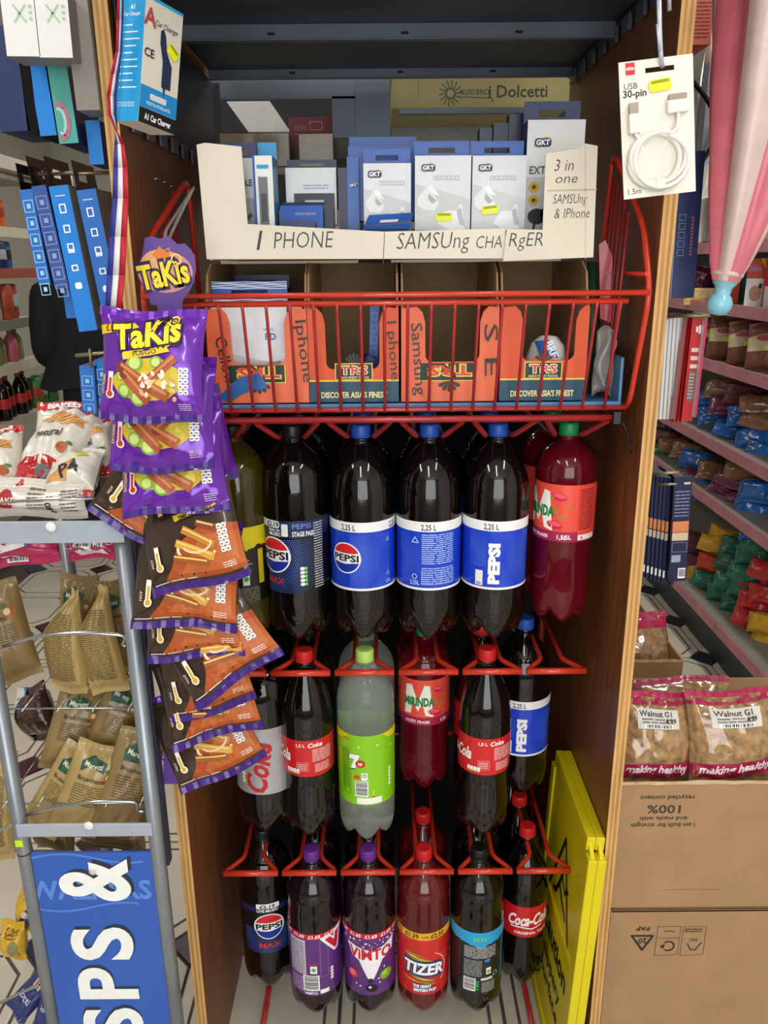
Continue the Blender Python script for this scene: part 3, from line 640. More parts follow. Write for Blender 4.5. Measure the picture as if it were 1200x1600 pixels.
# ------------------------------------------------------------------ card tray, cartons and charger boxes above the bottles
def px_prism(name, pts, Y, th, m, parent=None, bevel=0):
    """a sheet of real thickness standing at distance Y whose outline passes through these image points"""
    q = [at(x, y, Y) for x, y in pts]
    return MB().prism([(v.x, v.z) for v in q], Y, Y+th).build(name, m if not isinstance(m, str) else MATS[m], parent, bevel=bevel)
def wall(name, mb, m, parent, **k): return mb.build(name, MATS[m], parent, **k)
INKP = '2a2622'
YT = 1.178
tray = tag(empty('card_tray'), 'long white card tray with handwriting, standing on the four orange cartons', 'tray')
f1 = px_prism('front_panel', [(323, 405), (307, 226), (320, 223), (377, 229), (387, 350), (600, 362), (790, 357), (789, 404)], YT, .003, 'white_card', tray)
f2 = px_prism('front_panel', [(786, 408), (792, 358), (848, 359), (853, 240), (905, 232), (914, 224), (934, 228), (927, 402)], YT-.004, .003, 'white_card', tray)
f2['label'] = 'right-hand piece of card with writing'
a0, a1 = at(323, 405, YT), at(928, 402, YT); zb = 1.558
MB().box(a0.x+.004, a0.x+.007, YT+.003, 1.45, zb, zb+.14).build('side_wall', MATS['white_card'], tray); MB().box(a1.x-.007, a1.x-.004, YT+.003, 1.45, zb, zb+.13).build('side_wall', MATS['white_card'], tray)
MB().box(a0.x+.007, a1.x-.007, YT+.003, 1.45, zb, zb+.003).build('base', MATS['kraft_in'], tray); MB().box(a0.x+.007, a1.x-.007, 1.447, 1.45, zb+.003, zb+.05).build('back_wall', MATS['kraft_in'], tray)
def hand(ink, word, px0, px1, py, hpx, Y, k=0, rot=0):
    p0, p1 = at(px0, py, Y), at(px1, py, Y)
    ink.text(INKP, word, (p0.x+p1.x)/2, p0.z, hpx*(p1.x-p0.x)/(px1-px0), 1, bold=-.012, shear=.18, w=p1.x-p0.x, rot=rot)
ink = Ink(); 
for w, x0, x1, y, h in (('I', 401, 412, 391, 30), ('PHONE', 428, 522, 388, 25), ('|', 598, 602, 400, 36), ('SAMSUng', 620, 734, 389, 25), ('CHA', 744, 784, 388, 19)): hand(ink, w, x0, x1, y, h, YT, rot=.6)
ink.put('writing', flat(0, YT, 0), f1)
ink = Ink()
for w, x0, x1, y, h in (('RgER', 795, 848, 385, 21), ('3 in', 866, 896, 267, 17), ('one', 868, 902, 286, 14), ('SAMSUng', 864, 917, 318, 14), ('& IPhone', 866, 921, 341, 15)): hand(ink, w, x0, x1, y, h, YT-.004, rot=1)
q0, q1 = at(856, 298, YT-.004), at(932, 296, YT-.004); ink.line('b9ad96', [(q0.x, q0.z), (q1.x, q1.z)], .0015, 1); q0, q1 = at(915, 226, YT-.004), at(915, 404, YT-.004); ink.line('cfc4ac', [(q0.x, q0.z), (q1.x, q1.z)], .001, 1)
ink.put('writing', flat(0, YT-.004, 0), f2)
# ---- four orange cartons
def carton(k, p0, p1, flip, cut, label, col):
    Y = 1.186; L = at(p0, 560, Y).x; Rr = at(p1, 560, Y).x; w = Rr-L; z0 = 1.3535; zt = at(600, 482, Y).z; h = zt-z0
    t = tag(empty('orange_carton', ((L+Rr)/2, Y, z0)), label, 'carton', 'orange cartons in the wire basket'); w2 = w/2
    c0, c1, cz = [(at(p, 560, Y).x-(L+Rr)/2) for p in cut[:2]]+[at(600, cut[2], Y).z-z0]
    r = .012; pts = [(-w2, 0), (w2, 0), (w2, h), (c1+.012, h+.002), (c1+.004, h-.006), (c1, h-.02), (c1, cz+r)]
    pts += [(c1-r+r*cos(R(a)), cz+r-r*sin(R(a))) for a in (20, 45, 70)]
    if not flip: pts += [(w*.12, cz+.002), (w*.08, cz+.008), (0, cz+.011), (-w*.08, cz+.008), (-w*.12, cz+.002)]
    pts += [(c0+r-r*cos(R(a)), cz+r-r*sin(R(a))) for a in (70, 45, 20)]+[(c0, h-.02), (c0-.004, h-.006), (c0-.012, h+.002), (-w2, h)]
    f = MB().prism(pts, 0, .003).build('front_panel', MATS[col], t)
    for s in (-1, 1):
        m = MB(); prof = [(0.003, 0), (.27, 0), (.27, .2), (.06, .2), (.028, .185), (.012, h+.01), (.003, h)]
        m.prism(prof, -.0014, .0014, Matrix.Translation((s*(w2-.0016), 0, 0)) @ Matrix.Rotation(R(90), 4, 'Z')); m.build('side_wall', MATS['kraft'], t)
    MB().box(-w2, w2, .267, .27, 0, .2).build('back_wall', MATS['kraft_in'], t); MB().box(-w2+.003, w2-.003, .003, .267, 0, .003).build('base', MATS['kraft_in'], t)
    i = Ink(); K = -1 if flip else 1
    if not flip:
        i.rect('17445c', -w2, w2, 0, .031, 1); i.rect('e9c437', -w2, w2, .031, .0335, 1); i.text('eadf9a', "DISCOVER ASIA'S FINEST", 0, .007, .0085, 2, bold=.03, w=w*.74)
        y = .047; i.rect('e9c94a', -.028, .028, y-.014, y+.011, 2); i.rect('122a2a', -.0265, .0265, y-.0125, y+.0095, 3); i.text('f6e9c8', 'TRS', 0, y-.005, .012, 4, bold=.08, w=.043); i.text('d0452a', 'TRS', 0, y-.005, .0115, 5, bold=.02, w=.04); i.text('e8dca8', "ASIA'S FINEST FOODS", 0, y-.0115, .0032, 4, w=.044)
        for a in (-60, -30, 0, 30, 60): i.poly('122a2a', [(0, y+.011), (.012*sin(R(a-11)), y+.011+.013*cos(R(a-11))), (.0145*sin(R(a)), y+.011+.0155*cos(R(a))), (.012*sin(R(a+11)), y+.011+.013*cos(R(a+11)))], 3)
    else:
        y = cz-.013; i.rect('e9c94a', -.045, .04, y-.0145, y+.012, 2); i.rect('122a22', -.0435, .0385, y-.013, y+.012, 3)
        i.text('e9c94a', 'TRS', 0, y+.009, .0155, 4, bold=.1, w=.068, rot=180); i.text('d8432a', 'TRS', 0, y+.0085, .0145, 5, bold=.03, w=.064, rot=180)
        for a in (-62, -31, 0, 31, 62): i.poly('122a22', [(0, y-.014), (.015*sin(R(a-12)), y-.014-.014*cos(R(a-12))), (.019*sin(R(a)), y-.014-.017*cos(R(a))), (.015*sin(R(a+12)), y-.014-.014*cos(R(a+12)))], 3)
    return t, f, i, w2, h
t, f, i, w2, h = carton(0, 325, 481, True, (362, 446, 568), 'pale orange carton of striped charger boxes, leftmost in the wire basket', 'orange_pale')
i.text(INKP, 'Cellow', -w2+.018, .062, .017, 6, rot=-80, bold=0, w=.07); i.text(INKP, 'Iphone', w2-.012, .075, .016, 6, rot=-84, bold=0, w=.09)
i.put('print', flat(), f)
tp = Ink(); 
m = MB().add([(-.074, -.0022, .012), (-.055, -.0022, .016), (-.03, -.0022, .038), (.0, -.0022, .045), (.008, -.0022, .036), (.012, -.0022, .022), (-.01, -.0022, .020), (-.03, -.0022, .012), (-.046, -.0022, .001)], [range(9)]).add([(-.074, -.0016, .012), (-.055, -.0016, .016), (-.03, -.0016, .038), (.0, -.0016, .045), (.008, -.0016, .036), (.012, -.0016, .022), (-.01, -.0016, .020), (-.03, -.0016, .012), (-.046, -.0016, .001)], [range(8, -1, -1)])
m.build('blue_tape', mat('blue_tape', '1d5c9e', .45, var=.2, scale=40), t)
t, f, i, w2, h = carton(1, 482, 623, False, (509, 593, 577), 'orange carton with green band holding two navy boxes, second in the wire basket', 'orange_card')
i.text(INKP, 'I phone', w2-.014, .075, .014, 6, rot=-86, bold=0, w=.085); i.put('print', flat(), f)
t, f, i, w2, h = carton(2, 627, 778, True, (664, 749, 567), 'empty pale orange carton with upside-down print, third in the wire basket', 'orange_pale')
i.text(INKP, 'Samsung', -w2+.018, .062, .016, 6, rot=-86, bold=0, w=.105); i.text(INKP, 'S E', w2-.02, .075, .02, 6, rot=-88, bold=0, w=.075); i.put('print', flat(), f)
t, f, i, w2, h = carton(3, 782, 917, False, (815, 897, 566), 'orange carton with green band holding a white packet, rightmost in the wire basket', 'orange_card'); i.put('print', flat(), f)
# ---- blue liner sheet in the basket
ln = tag(empty('basket_liner', (CX, 1.3, 1.347)), 'thin blue plastic liner tray under the orange cartons', 'tray'); mat('blue_liner', '4d7fae', .4, var=.15)
MB().box(-.31, .335, -.122, .15, 0, .003).build('sheet', MATS['blue_liner'], ln)
MB().box(-.31, .335, -.126, -.122, 0, .006).build('lip', MATS['blue_liner'], ln, bevel=.001)
lp = MB().box(.332, .336, -.12, .15, .003, .07).build('side_lip', MATS['blue_liner'], ln)
# ---- boxes with hang tabs
mat('navy_card', '1b2b62', .35, var=.1); mat('blue_card', '2c5fb4', .35, var=.1); mat('silver_card', 'bfc1c3', .32, metal=.15, var=.05); mat('cyan_card', '1f97cf', .35, var=.08); mat('navy_dark', '141c40', .35, var=.1)
def tabbed(label, px0, px1, py0, py1, Y, d=.03, tab=28, front='silver_card', side='blue_card', art=None, tabm=None, rz=0, rx=0, tabx=None, zoff=0, hole=True):
    """upright retail box: front face between these image bounds at distance Y, hang tab of `tab` pixels above"""
    a = at(px0, py1, Y); b = at(px1, py1, Y); w = b.x-a.x; h = at((px0+px1)/2, py0, Y).z-a.z; w2 = w/2
    t = tag(empty('charger_box', T=TR(((a.x+b.x)/2, Y, a.z+zoff), rx, 0, rz)), label, 'box', 'boxed phone chargers')
    m = MB().use(MATS[front]).add([(-w2, 0, 0), (w2, 0, 0), (w2, 0, h), (-w2, 0, h)], [(0, 1, 2, 3)])
    m.use(MATS[side]).add([(-w2, 0, 0), (w2, 0, 0), (w2, 0, h), (-w2, 0, h), (-w2, d, 0), (w2, d, 0), (w2, d, h), (-w2, d, h)], [(1, 5, 6, 2), (5, 4, 7, 6), (4, 0, 3, 7), (3, 2, 6, 7), (4, 5, 1, 0)])
    b_ = m.build('body', None, t)
    if tab:
        th = at((px0+px1)/2, py0-tab, Y).z-at((px0+px1)/2, py0, Y).z; s = MB(); hw, z0, z1 = w*.24, h+th*.3, h+th*.62
        for x0, x1, q0, q1 in ((-w2, w2, h, z0), (-w2, w2, z1, h+th), (-w2, -hw, z0, z1), (hw, w2, z0, z1)):
            s.box(x0, x1, d-.0012, d, q0, q1) if hole else None
        if not hole: s.box(-w2, w2, d-.0012, d, h, h+th)
        s.build('hang_tab', MATS[tabm or side], t)
    if art:
        i = Ink(); art(i, w2, h); i.put('print', flat(0, 0, 0), b_)
    return t
def sticker(i, u, v, w=.024, h=.012, rot=0, layer=5):
    c, s = cos(R(rot)), sin(R(rot)); f = lambda x, y: (u+x*c-y*s, v+x*s+y*c)
    k = w*.08; i.poly('e9f01c', [f(-w/2+k, -h/2), f(w/2-k, -h/2), f(w/2, -h/2+k), f(w/2, h/2-k), f(w/2-k, h/2), f(-w/2+k, h/2), f(-w/2, h/2-k), f(-w/2, -h/2+k)], layer)
    for q in range(2): i.poly('4a4e12', [f(-w*.4, h*.18+q*h*.13), f(w*.4, h*.18+q*h*.13), f(w*.4, h*.25+q*h*.13), f(-w*.4, h*.25+q*h*.13)], layer+1)
def gkt_logo(i, u, v, s=1):
    i.ring('c9a63a', u, v, .0125*s, .0011*s, 3, ry=.006*s, a0=35, a1=80, n=6); i.ring('c9a63a', u, v, .0125*s, .0011*s, 3, ry=.006*s, a0=205, a1=250, n=6); i.rrect('1c2f6a', u-.0105*s, u+.0105*s, v-.005*s, v+.005*s, .0035*s, 3); i.text('f4f4f4', 'GKT', u, v-.0028*s, .006*s, 4, bold=.04, shear=.1)
def icons(i, u, v, n=6, s=.0042, col='8d9094'):
    for k in range(n): i.frame(col, u+k*s*1.5, u+k*s*1.5+s, v, v+s*1.2, .0004, 3)
def art_gkt(st, rot=0):
    def f(i, w, h):
        gkt_logo(i, -w*.52, h*.84, .95); icons(i, -w*.32, h*.68)
        i.poly('cfd0d2', [(-w, h*.63), (w, h*.42), (w, 0), (-w, 0)], 1)
        i.poly('e8e9ea', [(-w*.9, h*.44), (-w*.6, h*.58), (-w*.3, h*.48), (-w*.12, h*.36), (-w*.3, h*.26), (-w*.7, h*.28), (-w*.9, h*.34)], 2); i.poly('aeb1b6', [(-w*.5, h*.5), (-w*.22, h*.4), (-w*.36, h*.36), (-w*.52, h*.42)], 3); i.poly('f4f4f4', [(-w*.6, h*.58), (-w*.4, h*.62), (-w*.1, h*.46), (-w*.3, h*.48)], 3)
        i.poly('eceef0', [(-w*.2, h*.1), (w*.1, h*.26), (w*.5, h*.27), (w*.62, h*.36), (w*.7, h*.34), (w*.8, 0), (w*.2, 0)], 2); i.poly('b8bcc4', [(w*.5, h*.27), (w*.62, h*.08), (w*.8, h*.06), (w*.66, h*.3)], 3)
        sticker(i, *st, rot=rot)
    return f
tabbed('silver and blue plug charger box with price sticker, right of its twin in the tray', 736, 819, 243, 360, 1.232, .034, 28, art=art_gkt((-.012, .028), 6))
tabbed('silver and blue plug charger box with low price sticker, left of its twin', 648, 734, 243, 360, 1.232, .034, 28, art=art_gkt((.002, .018)))
tabbed('silver and blue plug charger box half behind an open flap', 569, 642, 255, 360, 1.24, .03, 27, art=art_gkt((.0, .002)))
def art_bass(i, w, h):
    gkt_logo(i, -w*.45, h*.80, 1.15); icons(i, -w*.1, h*.66, 6, .0045); i.text('3a3c40', 'EXTRA BASS', 0, h*.52, .0105, 3, bold=.01, w=w*1.75); i.rect('c4c6c8', -w, w, 0, h*.49, 1)
    for y in (.4, .28): i.disc('c9a227', -w*.7, h*y, .0075, 3); i.disc('4a3c10', -w*.7, h*y, .003, 4)
    i.disc('17181b', -w*.55, h*.13, .014, 3, ry=.011); i.disc('17181b', -w*.15, h*.15, .012, 3, ry=.012); i.line('17181b', [(-w*.62, h*.1), (-w*.66, -.0)], .0035, 3); i.disc('e9f01c', -w*.05, h*.13, .007, 4, ry=.009)
tabbed('tall white and navy earphone box with a hang tab, at the right of the tray', 818, 905, 187, 360, 1.262, .04, 37, 'white_gloss', 'navy_card', art_bass)
def art_cable(i, w, h):
    i.text('2c3038', 'CABLE', w*.2, h*.62, .0085, 3, bold=.02, w=w*1.3); i.frame('2c3038', -w*.1, w*.35, h*.5, h*.58, .0006, 3); i.rect('9b9da0', -w, w, 0, h*.45, 1); i.poly('4a4c50', [(-w*.2, h*.1), (w*.7, h*.25), (w*.8, h*.2), (0, h*.05)], 2)
tabbed('grey and navy cable box tucked behind the left end of the white tray', 352, 402, 247, 360, 1.235, .03, 28, 'silver_card', 'navy_card', art_cable)
def art_win(i, w, h):
    i.rect('6f747c', -w*.5, w*.45, h*.08, h*.72, 2); i.rect('3b3f48', -w*.3, w*.3, h*.12, h*.5, 3); i.rect('1f97cf', -w*.6, w*.6, h*.83, h*.88, 2); i.rect('2a55a8', -w, -w*.78, 0, h, 2)
tabbed('white-fronted cyan box with a grey window, left in the tray', 400, 430, 243, 360, 1.225, .06, 30, 'white_gloss', 'cyan_card', art_win, hole=False)
for k, (a, b, c, d, Y, tb, fr, sd, rx, txt) in enumerate((
    (449, 527, 262, 352, 1.315, 16, 'silver_card', 'navy_dark', 0, 'open-topped navy box standing behind the low navy boxes'),
    (438, 505, 318, 362, 1.245, 18, 'blue_card', 'navy_card', -18, 'low blue box with slotted tab leaning back, left of the flap box'),
    (458, 522, 320, 362, 1.275, 26, 'navy_dark', 'navy_dark', -8, 'dark navy box just behind the low blue one'),
    (439, 493, 345, 366, 1.222, 8, 'navy_card', 'navy_dark', -10, 'lowest navy box lying at the front of the tray'),
    (530, 544, 262, 360, 1.29, 0, 'navy_dark', 'navy_dark', 0, 'narrow dark navy box on edge, left of the blue slim one'),
    (544, 562, 245, 360, 1.285, 0, 'blue_card', 'navy_card', 0, 'slim blue box on edge left of the flap box'))):
    def art_n(i, w, h, k=k):
        if k in (0, 1): i.lines('aab4cc', -w*.3, w*.7, h*.62, h*.72, 2, 2)
        if k == 5: gkt_logo(i, 0, h*.62, .6)
    tabbed(txt, a, b, c, d, Y, .028, tb, fr, sd, art_n, rx=rx, hole=tb > 10)
tabbed('large blue box seen over the flap box, with a plain lid', 546, 652, 228, 345, 1.30, .05, 22, 'blue_card', 'blue_card', hole=False)
fb = tag(empty('charger_box', T=TR(at(606, 362, 1.205), 0, -4, -6)), 'opened navy and white box end poking out toward the tray lip', 'box', 'boxed phone chargers')
MB().box(-.034, .034, .004, .03, -.002, .012).build('body', MATS['navy_card'], fb); MB().add([(-.036, .0, .006), (.03, -.004, .002), (.036, .022, .024), (-.028, .024, .026), (-.036, .001, .005), (.03, -.003, .001), (.036, .023, .023), (-.028, .025, .025)], [(0, 1, 2, 3), (7, 6, 5, 4), (0, 4, 5, 1), (1, 5, 6, 2), (2, 6, 7, 3), (3, 7, 4, 0)]).build('flap', MATS['blue_card'], fb); MB().add([(-.012, .0085, .0136), (.014, .0078, .0126), (.016, .012, .0162), (-.01, .0127, .0172)], [(0, 1, 2, 3)]).build('hang_slot', MATS['white_gloss'], fb)
for a, b, c, txt in ((746, 765, 200, 'lowest of three'), (767, 789, 192, 'middle of three'), (790, 814, 178, 'tallest of three')):
    tabbed('dark navy box, %s stepped up behind the plug chargers' % txt, a, b, c, 345, 1.33, .03, 0, 'navy_dark', 'navy_dark')
# ---- contents of the cartons
def art_wave(i, w, h):
    i.rect('dfe2e6', -w, w, 0, h, 1); i.text('3a62a8', 'PD', w*.55, h*.5, .0095, 3, bold=.02); i.text('7c8aa4', 'USB-C', w*.5, h*.63, .004, 3); i.poly('c2c6cc', [(-w, h*.35), (w, h*.12), (w, 0), (-w, 0)], 2); i.poly('8d9299', [(w*.3, 0), (w*.4, h*.16), (w*.8, h*.2), (w*.8, h*.05)], 3); sticker(i, -w*.3, h*.03, .022, .01)
def waves(o, w, z0, z1, y, seed=0):
    i = Ink(); n = 5
    for k in range(n):
        zc_ = z0+(z1-z0)*(k+.5)/n; hh = (z1-z0)/n*.5; N = 10
        i.poly('eef2f6', [(-w+2*w*j/N, zc_-hh/2+hh*.5*sin(j*1.3+k*2+seed)) for j in range(N+1)]+[(w-2*w*j/N, zc_+hh/2*(.4+.5*abs(sin(j+k)))+hh*.5*sin((N-j)*1.3+k*2+seed)) for j in range(N+1)], 1)
    i.put('waves', flat(0, y, 0), o)
wb = tabbed('white charger box with a blue wavy hang tab in the leftmost carton', 336, 452, 476, 585, 1.205, .02, 36, 'white_gloss', 'white_gloss', art_wave, tabm='blue_card')
tb_ = [c for c in wb.children if c.name.startswith('hang_tab')][0]; hh = max(v.co.z for v in tb_.data.vertices); h0 = min(v.co.z for v in tb_.data.vertices); waves(tb_, max(v.co.x for v in tb_.data.vertices), h0+(hh-h0)*.66, hh, .0187); waves(tb_, max(v.co.x for v in tb_.data.vertices), h0, h0+(hh-h0)*.28, .0187, 2)
w2b = tabbed('blue and white striped charger box beside the white one in the leftmost carton', 460, 476, 480, 585, 1.208, .05, 0, 'white_gloss', 'blue_card', lambda i, w, h: [i.rect('2c5fb4', -w*.9, w*.5, h*q/9+.002, h*q/9+.006, 2) for q in range(9)])
wb3 = tabbed('blue wavy box further back in the leftmost carton', 372, 455, 450, 585, 1.30, .03, 20, 'blue_card', 'navy_card')
waves([c for c in wb3.children if c.name.startswith('body')][0], .03, .06, .12, -.0004)
nb = tag(MB().box(-.007, .007, 0, .02, 0, .135).build('cable_box', MATS['blue_card']), 'slim blue box standing in the second orange carton', 'box'); p = at(582, 575, 1.27); nb.matrix_world = TR((p.x, 1.27, 1.3585), 0, 2, 0)
ii = Ink(); [ii.frame('9dbbe8', -.004, .004, .02+k*.018, .03+k*.018, .0006, 1) for k in range(6)]; ii.put('print', flat(), nb)
nb2 = tag(MB().box(-.02, .02, 0, .03, 0, .045).build('cable_box', MATS['navy_card'], bevel=.001), 'small navy box lying tilted in the second orange carton', 'box'); nb2.matrix_world = TR((at(572, 578, 1.22).x, 1.215, 1.372), 0, 28, 10)
pk = tag(empty('paper_packet', T=TR((at(848, 560, 1.23).x, 1.225, 1.357), -14, 8, 0)), 'white cloth packet with blue printed band in the rightmost orange carton', 'packet')
bag = MB(); bag.lathe([(.022, 0), (.03, .01), (.031, .05), (.026, .075), (.014, .088), (.004, .09)], 20, lambda i, a, r, z: (r*(1+.05*sin(3*a)), z)); pb = bag.build('packet', MATS['white_gloss'], pk)
ii = Ink(); ii.poly('2c5aa8', [(-.03, .075), (-.005, .078), (.026, .03), (.006, .022)], 1); ii.text('e9eef6', 'BREAK', -.0, .052, .011, 2, bold=.04, rot=-58); ii.put('print', cyl(.0325), pb, step=.006)
rp = tag(px_prism('red_packet', [(936, 382), (946, 375), (957, 400), (956, 505), (938, 498)], 1.24, .012, mat('red_plastic', 'a82a3c', .3, var=.25, coat=.4)), 'red plastic packet wedged upright at the right end of the basket', 'packet')
gp = tag(MB().tube([(0, 0, 0), (0, 0, .2)], .013, 14).build('green_tube', mat('green_dark', '1d4a2c', .5, var=.2)), 'dark green tube standing behind the red packet', 'tube'); gp.location = (at(925, 500, 1.29).x, 1.29, 1.352)
cb = tag(MB().sheet(lambda u, v: (.012*sin(pi*u)*cos(7*v)+(u-.5)*.03, .006*sin(9*u+5*v), v*.1+.008*sin(6*u)), 8, 12).build('clear_bag', mat('clear_film', 'c8c0bc', .15, trans=.6, var=.1)), 'crumpled clear plastic bag at the right end of the basket', 'bag'); cb.location = (at(950, 560, 1.2).x, 1.22, 1.353)
sm = cb.modifiers.new('thick', 'SOLIDIFY'); sm.thickness = .0006
# ------------------------------------------------------------------ soft packets
def packet_fn(w, h, th, seed=0, seal=.012, crease=1.0, pinch=.05, bulge=2.4, taper=0, skew=0):
    rd = random.Random(seed); ph = [rd.uniform(0, 6.3) for _ in range(8)]; fr = [rd.uniform(2, 7) for _ in range(8)]; dr = [rd.uniform(-1, 1) for _ in range(4)]
    def S(u, v, side=-1):
        a = max(-1, min(1, 2*u/w)); hb = h/2-seal; b = max(-1, min(1, v/hb)); inseal = max(0, abs(v)-hb)/seal
        pb = max(0, 1-abs(b)**bulge)**.62; pa = max(0, 1-abs(a)**2.8)**.55
        y = th/2*pb*pa
        e = (1-pb)*.9+.25
        wr = (sin(fr[0]*a*2.2+ph[0])*sin(fr[1]*b+ph[1])*.5+sin(fr[2]*(a+b*dr[0])*2+ph[2])*.5+abs(sin(fr[3]*(a*dr[1]+b)*1.6+ph[3]))*.6)*th*.055*crease*e*(pb*pa > .02)*min(1, pa*2)
        wr2 = sin(a*26+ph[4])*.0006*crease*max(0, 1-abs(abs(b)-.92)/.18)
        yy = side*(y+wr+wr2+.0006)
        yy += th*.10*sin(1.7*a+ph[5])*(abs(b)**2)+th*.06*sin(2.3*b+ph[6])
        if inseal > 0: yy += .0005*sin(v*900)
        tp = max(0, b-.25)/.75; return (u*(1-pinch*pb*abs(a)**.5)*(1-taper*tp)+skew*w*tp, yy, v+.003*sin(3*a+ph[7])*abs(b))
    return S
def packet(name, label, cat, w, h, th, T, m, art=None, seed=0, seal=.012, group=None, crease=1.0, pinch=.05, seals=None, nx=26, nz=34, step=.008, back=None, bulge=2.4, parent=None, taper=0, skew=0):
    S_ = packet_fn(w, h, th, seed, seal, crease, pinch, bulge, taper, skew); b = MB(); b.use(MATS[m])
    b.sheet(lambda u, v: S_((u-.5)*w, (v-.5)*h, -1), nx, nz)
    b.use(MATS[back or m]).sheet(lambda u, v: S_((.5-u)*w, (v-.5)*h, 1), nx//2, nz//2)
    o = b.build(name, None); o.matrix_world = T; tag(o, label, cat, group)
    fn = lambda u, v, l: (lambda p: (p[0], p[1]-l-.0003, p[2]))(S_(max(-w/2, min(w/2, u)), max(-h/2, min(h/2, v)), -1))
    if seals:
        for q, (v0, v1) in enumerate(((-h/2, -h/2+seal), (h/2-seal, h/2))):
            if seals[q]: Ink().rect(MATS[seals[q]], -w/2, w/2, v0, v1, 1).put('seal', fn, o, step=.006)
    if art:
        i = Ink(); art(i, w, h); i.put('print', fn, o, step=step, gap=.0006, clip=(-w/2, w/2, -h/2, h/2))
    return o
def on_edge(p0, p1, Y, h, tilt, twist=0):
    """frame of a packet of height h whose bottom edge runs between two image points, top leaning away by tilt"""
    a, b = at(*p0, Y), at(*p1, Y); ang = math.atan2(b.z-a.z, b.x-a.x)
    return Matrix.Translation((a+b)/2) @ Matrix.Rotation(-ang, 4, 'Y') @ Matrix.Rotation(R(twist), 4, 'Z') @ Matrix.Rotation(R(-tilt), 4, 'X') @ Matrix.Translation((0, 0, h/2)), (b-a).length
mat('foil_purple', '6622a4', .24, var=.12, scale=9, coat=.5, metal=.25); mat('foil_brown', '3a2a22', .24, var=.2, scale=9, coat=.5, metal=.25); mat('foil_trim', '3c1576', .3, var=.1, coat=.4)
def nutri(i, u, v, s=1, n=5, rot=0, dark='3a3440'):
    for k in range(n):
        y = v-k*.0072*s; i.rrect('eeeaea', u, u+.0062*s, y, y+.0064*s, .0016*s, 4); i.rrect('eeeaea', u+.0066*s, u+.0128*s, y, y+.0064*s, .0016*s, 4); i.rect(dark, u+.0015*s, u+.0045*s, y+.002*s, y+.0035*s, 5); i.rect(dark, u+.008*s, u+.0112*s, y+.002*s, y+.0035*s, 5)
def thermo(i, u, v, L, c, fill):
    i.line(c, [(u-.0006, v), (u+.0006, v+L)], .0072, 4); i.disc(c, u, v, .0058, 4, n=14); i.line(fill, [(u-.0006, v), (u+.0004, v+L*.75)], .0034, 5); i.disc(fill, u, v, .0038, 5, n=12)
def art_fuego(top):
    def f(i, w, h):
        y0 = -h/2+.03
        for pts, c in (([(-.046, .004), (-.02, .03), (.02, .034), (.045, .02), (.052, -.004), (.03, -.018), (-.01, -.02), (-.035, -.012)], 'c9b02a'), ([(-.03, .0), (-.02, .016), (.03, .014), (.04, -.01), (0, -.014)], 'd9c948')): i.poly(c, [(x-.004, y0+.018+y) for x, y in pts], 2)
        for x, y, r in ((-.03, .01, .009), (-.016, .044, .011), (-.012, .002, .01), (.012, .046, .008), (-.034, .028, .007)): i.disc('7da83c', x, y0+y, r, 3, n=16); i.disc('c2d67a', x, y0+y, r*.72, 4, n=14)
        for a, b, w_ in (((-.034, .038), (.024, .004), .014), ((.0, .02), (.034, .05), .012), ((-.03, .03), (.0, .0), .012)): i.line('a4502c', [(a[0], y0+a[1]), (b[0], y0+b[1])], w_, 5); i.line('c87a48', [(a[0]+.001, y0+a[1]+.003), (b[0]+.001, y0+b[1]+.003)], w_*.3, 6); i.disc('7c3420', a[0], y0+a[1], w_*.5, 6, n=12)
        if top:
            rq = random.Random(3)
            for k in range(26): u_ = rq.gauss(.008, .014); v_ = y0+.024-.25*u_+rq.gauss(0, .008); i.disc(['ecd8b8', 'd8a878', 'f2e8da'][k % 3], u_, v_, rq.uniform(.002, .0055), 7, ry=rq.uniform(.0015, .003), n=9, rot=rq.uniform(0, 180))  # cream flecks painting a soft highlight onto the top packet
        thermo(i, -.05, y0+.004, .026, 'f0d8d0', 'b23a2a'); i.text('e0b040', 'EXTREME', -.0585, y0+.016, .0042, 4, rot=86); nutri(i, .042, y0+.034); i.lines('cbb8dc', .04, .056, y0-.016, y0-.006, 4, 3, .4)
        if top:
            i.poly('dfc21f', [(-w/2, .047), (-.02, .055), (-.014, .050), (-.022, .044), (-w/2, .036)], 3); i.text('a0301c', '£1.35', -.046, .042, .0085, 4, rot=5, bold=.02)
            i.text('1d0c30', 'TaKis', .0, .024, .033, 4, bold=.1, rot=9, shear=.05, w=.094); i.text('f0d42a', 'TaKis', .0, .0255, .031, 5, bold=.035, rot=9, shear=.05, w=.088)
            i.ring('f0d42a', .03, .056, .006, .0022, 5, n=14, a0=-60, a1=360); i.ring('f0d42a', .03, .056, .0022, .0014, 5, n=8); i.poly('dfc21f', [(-.032, .006), (.03, .018), (.026, .023), (.03, .026), (-.034, .016)], 4); i.text('2a1038', 'FUEGO', -.003, .0135, .0062, 6, bold=.0, rot=9, w=.03)
    return f
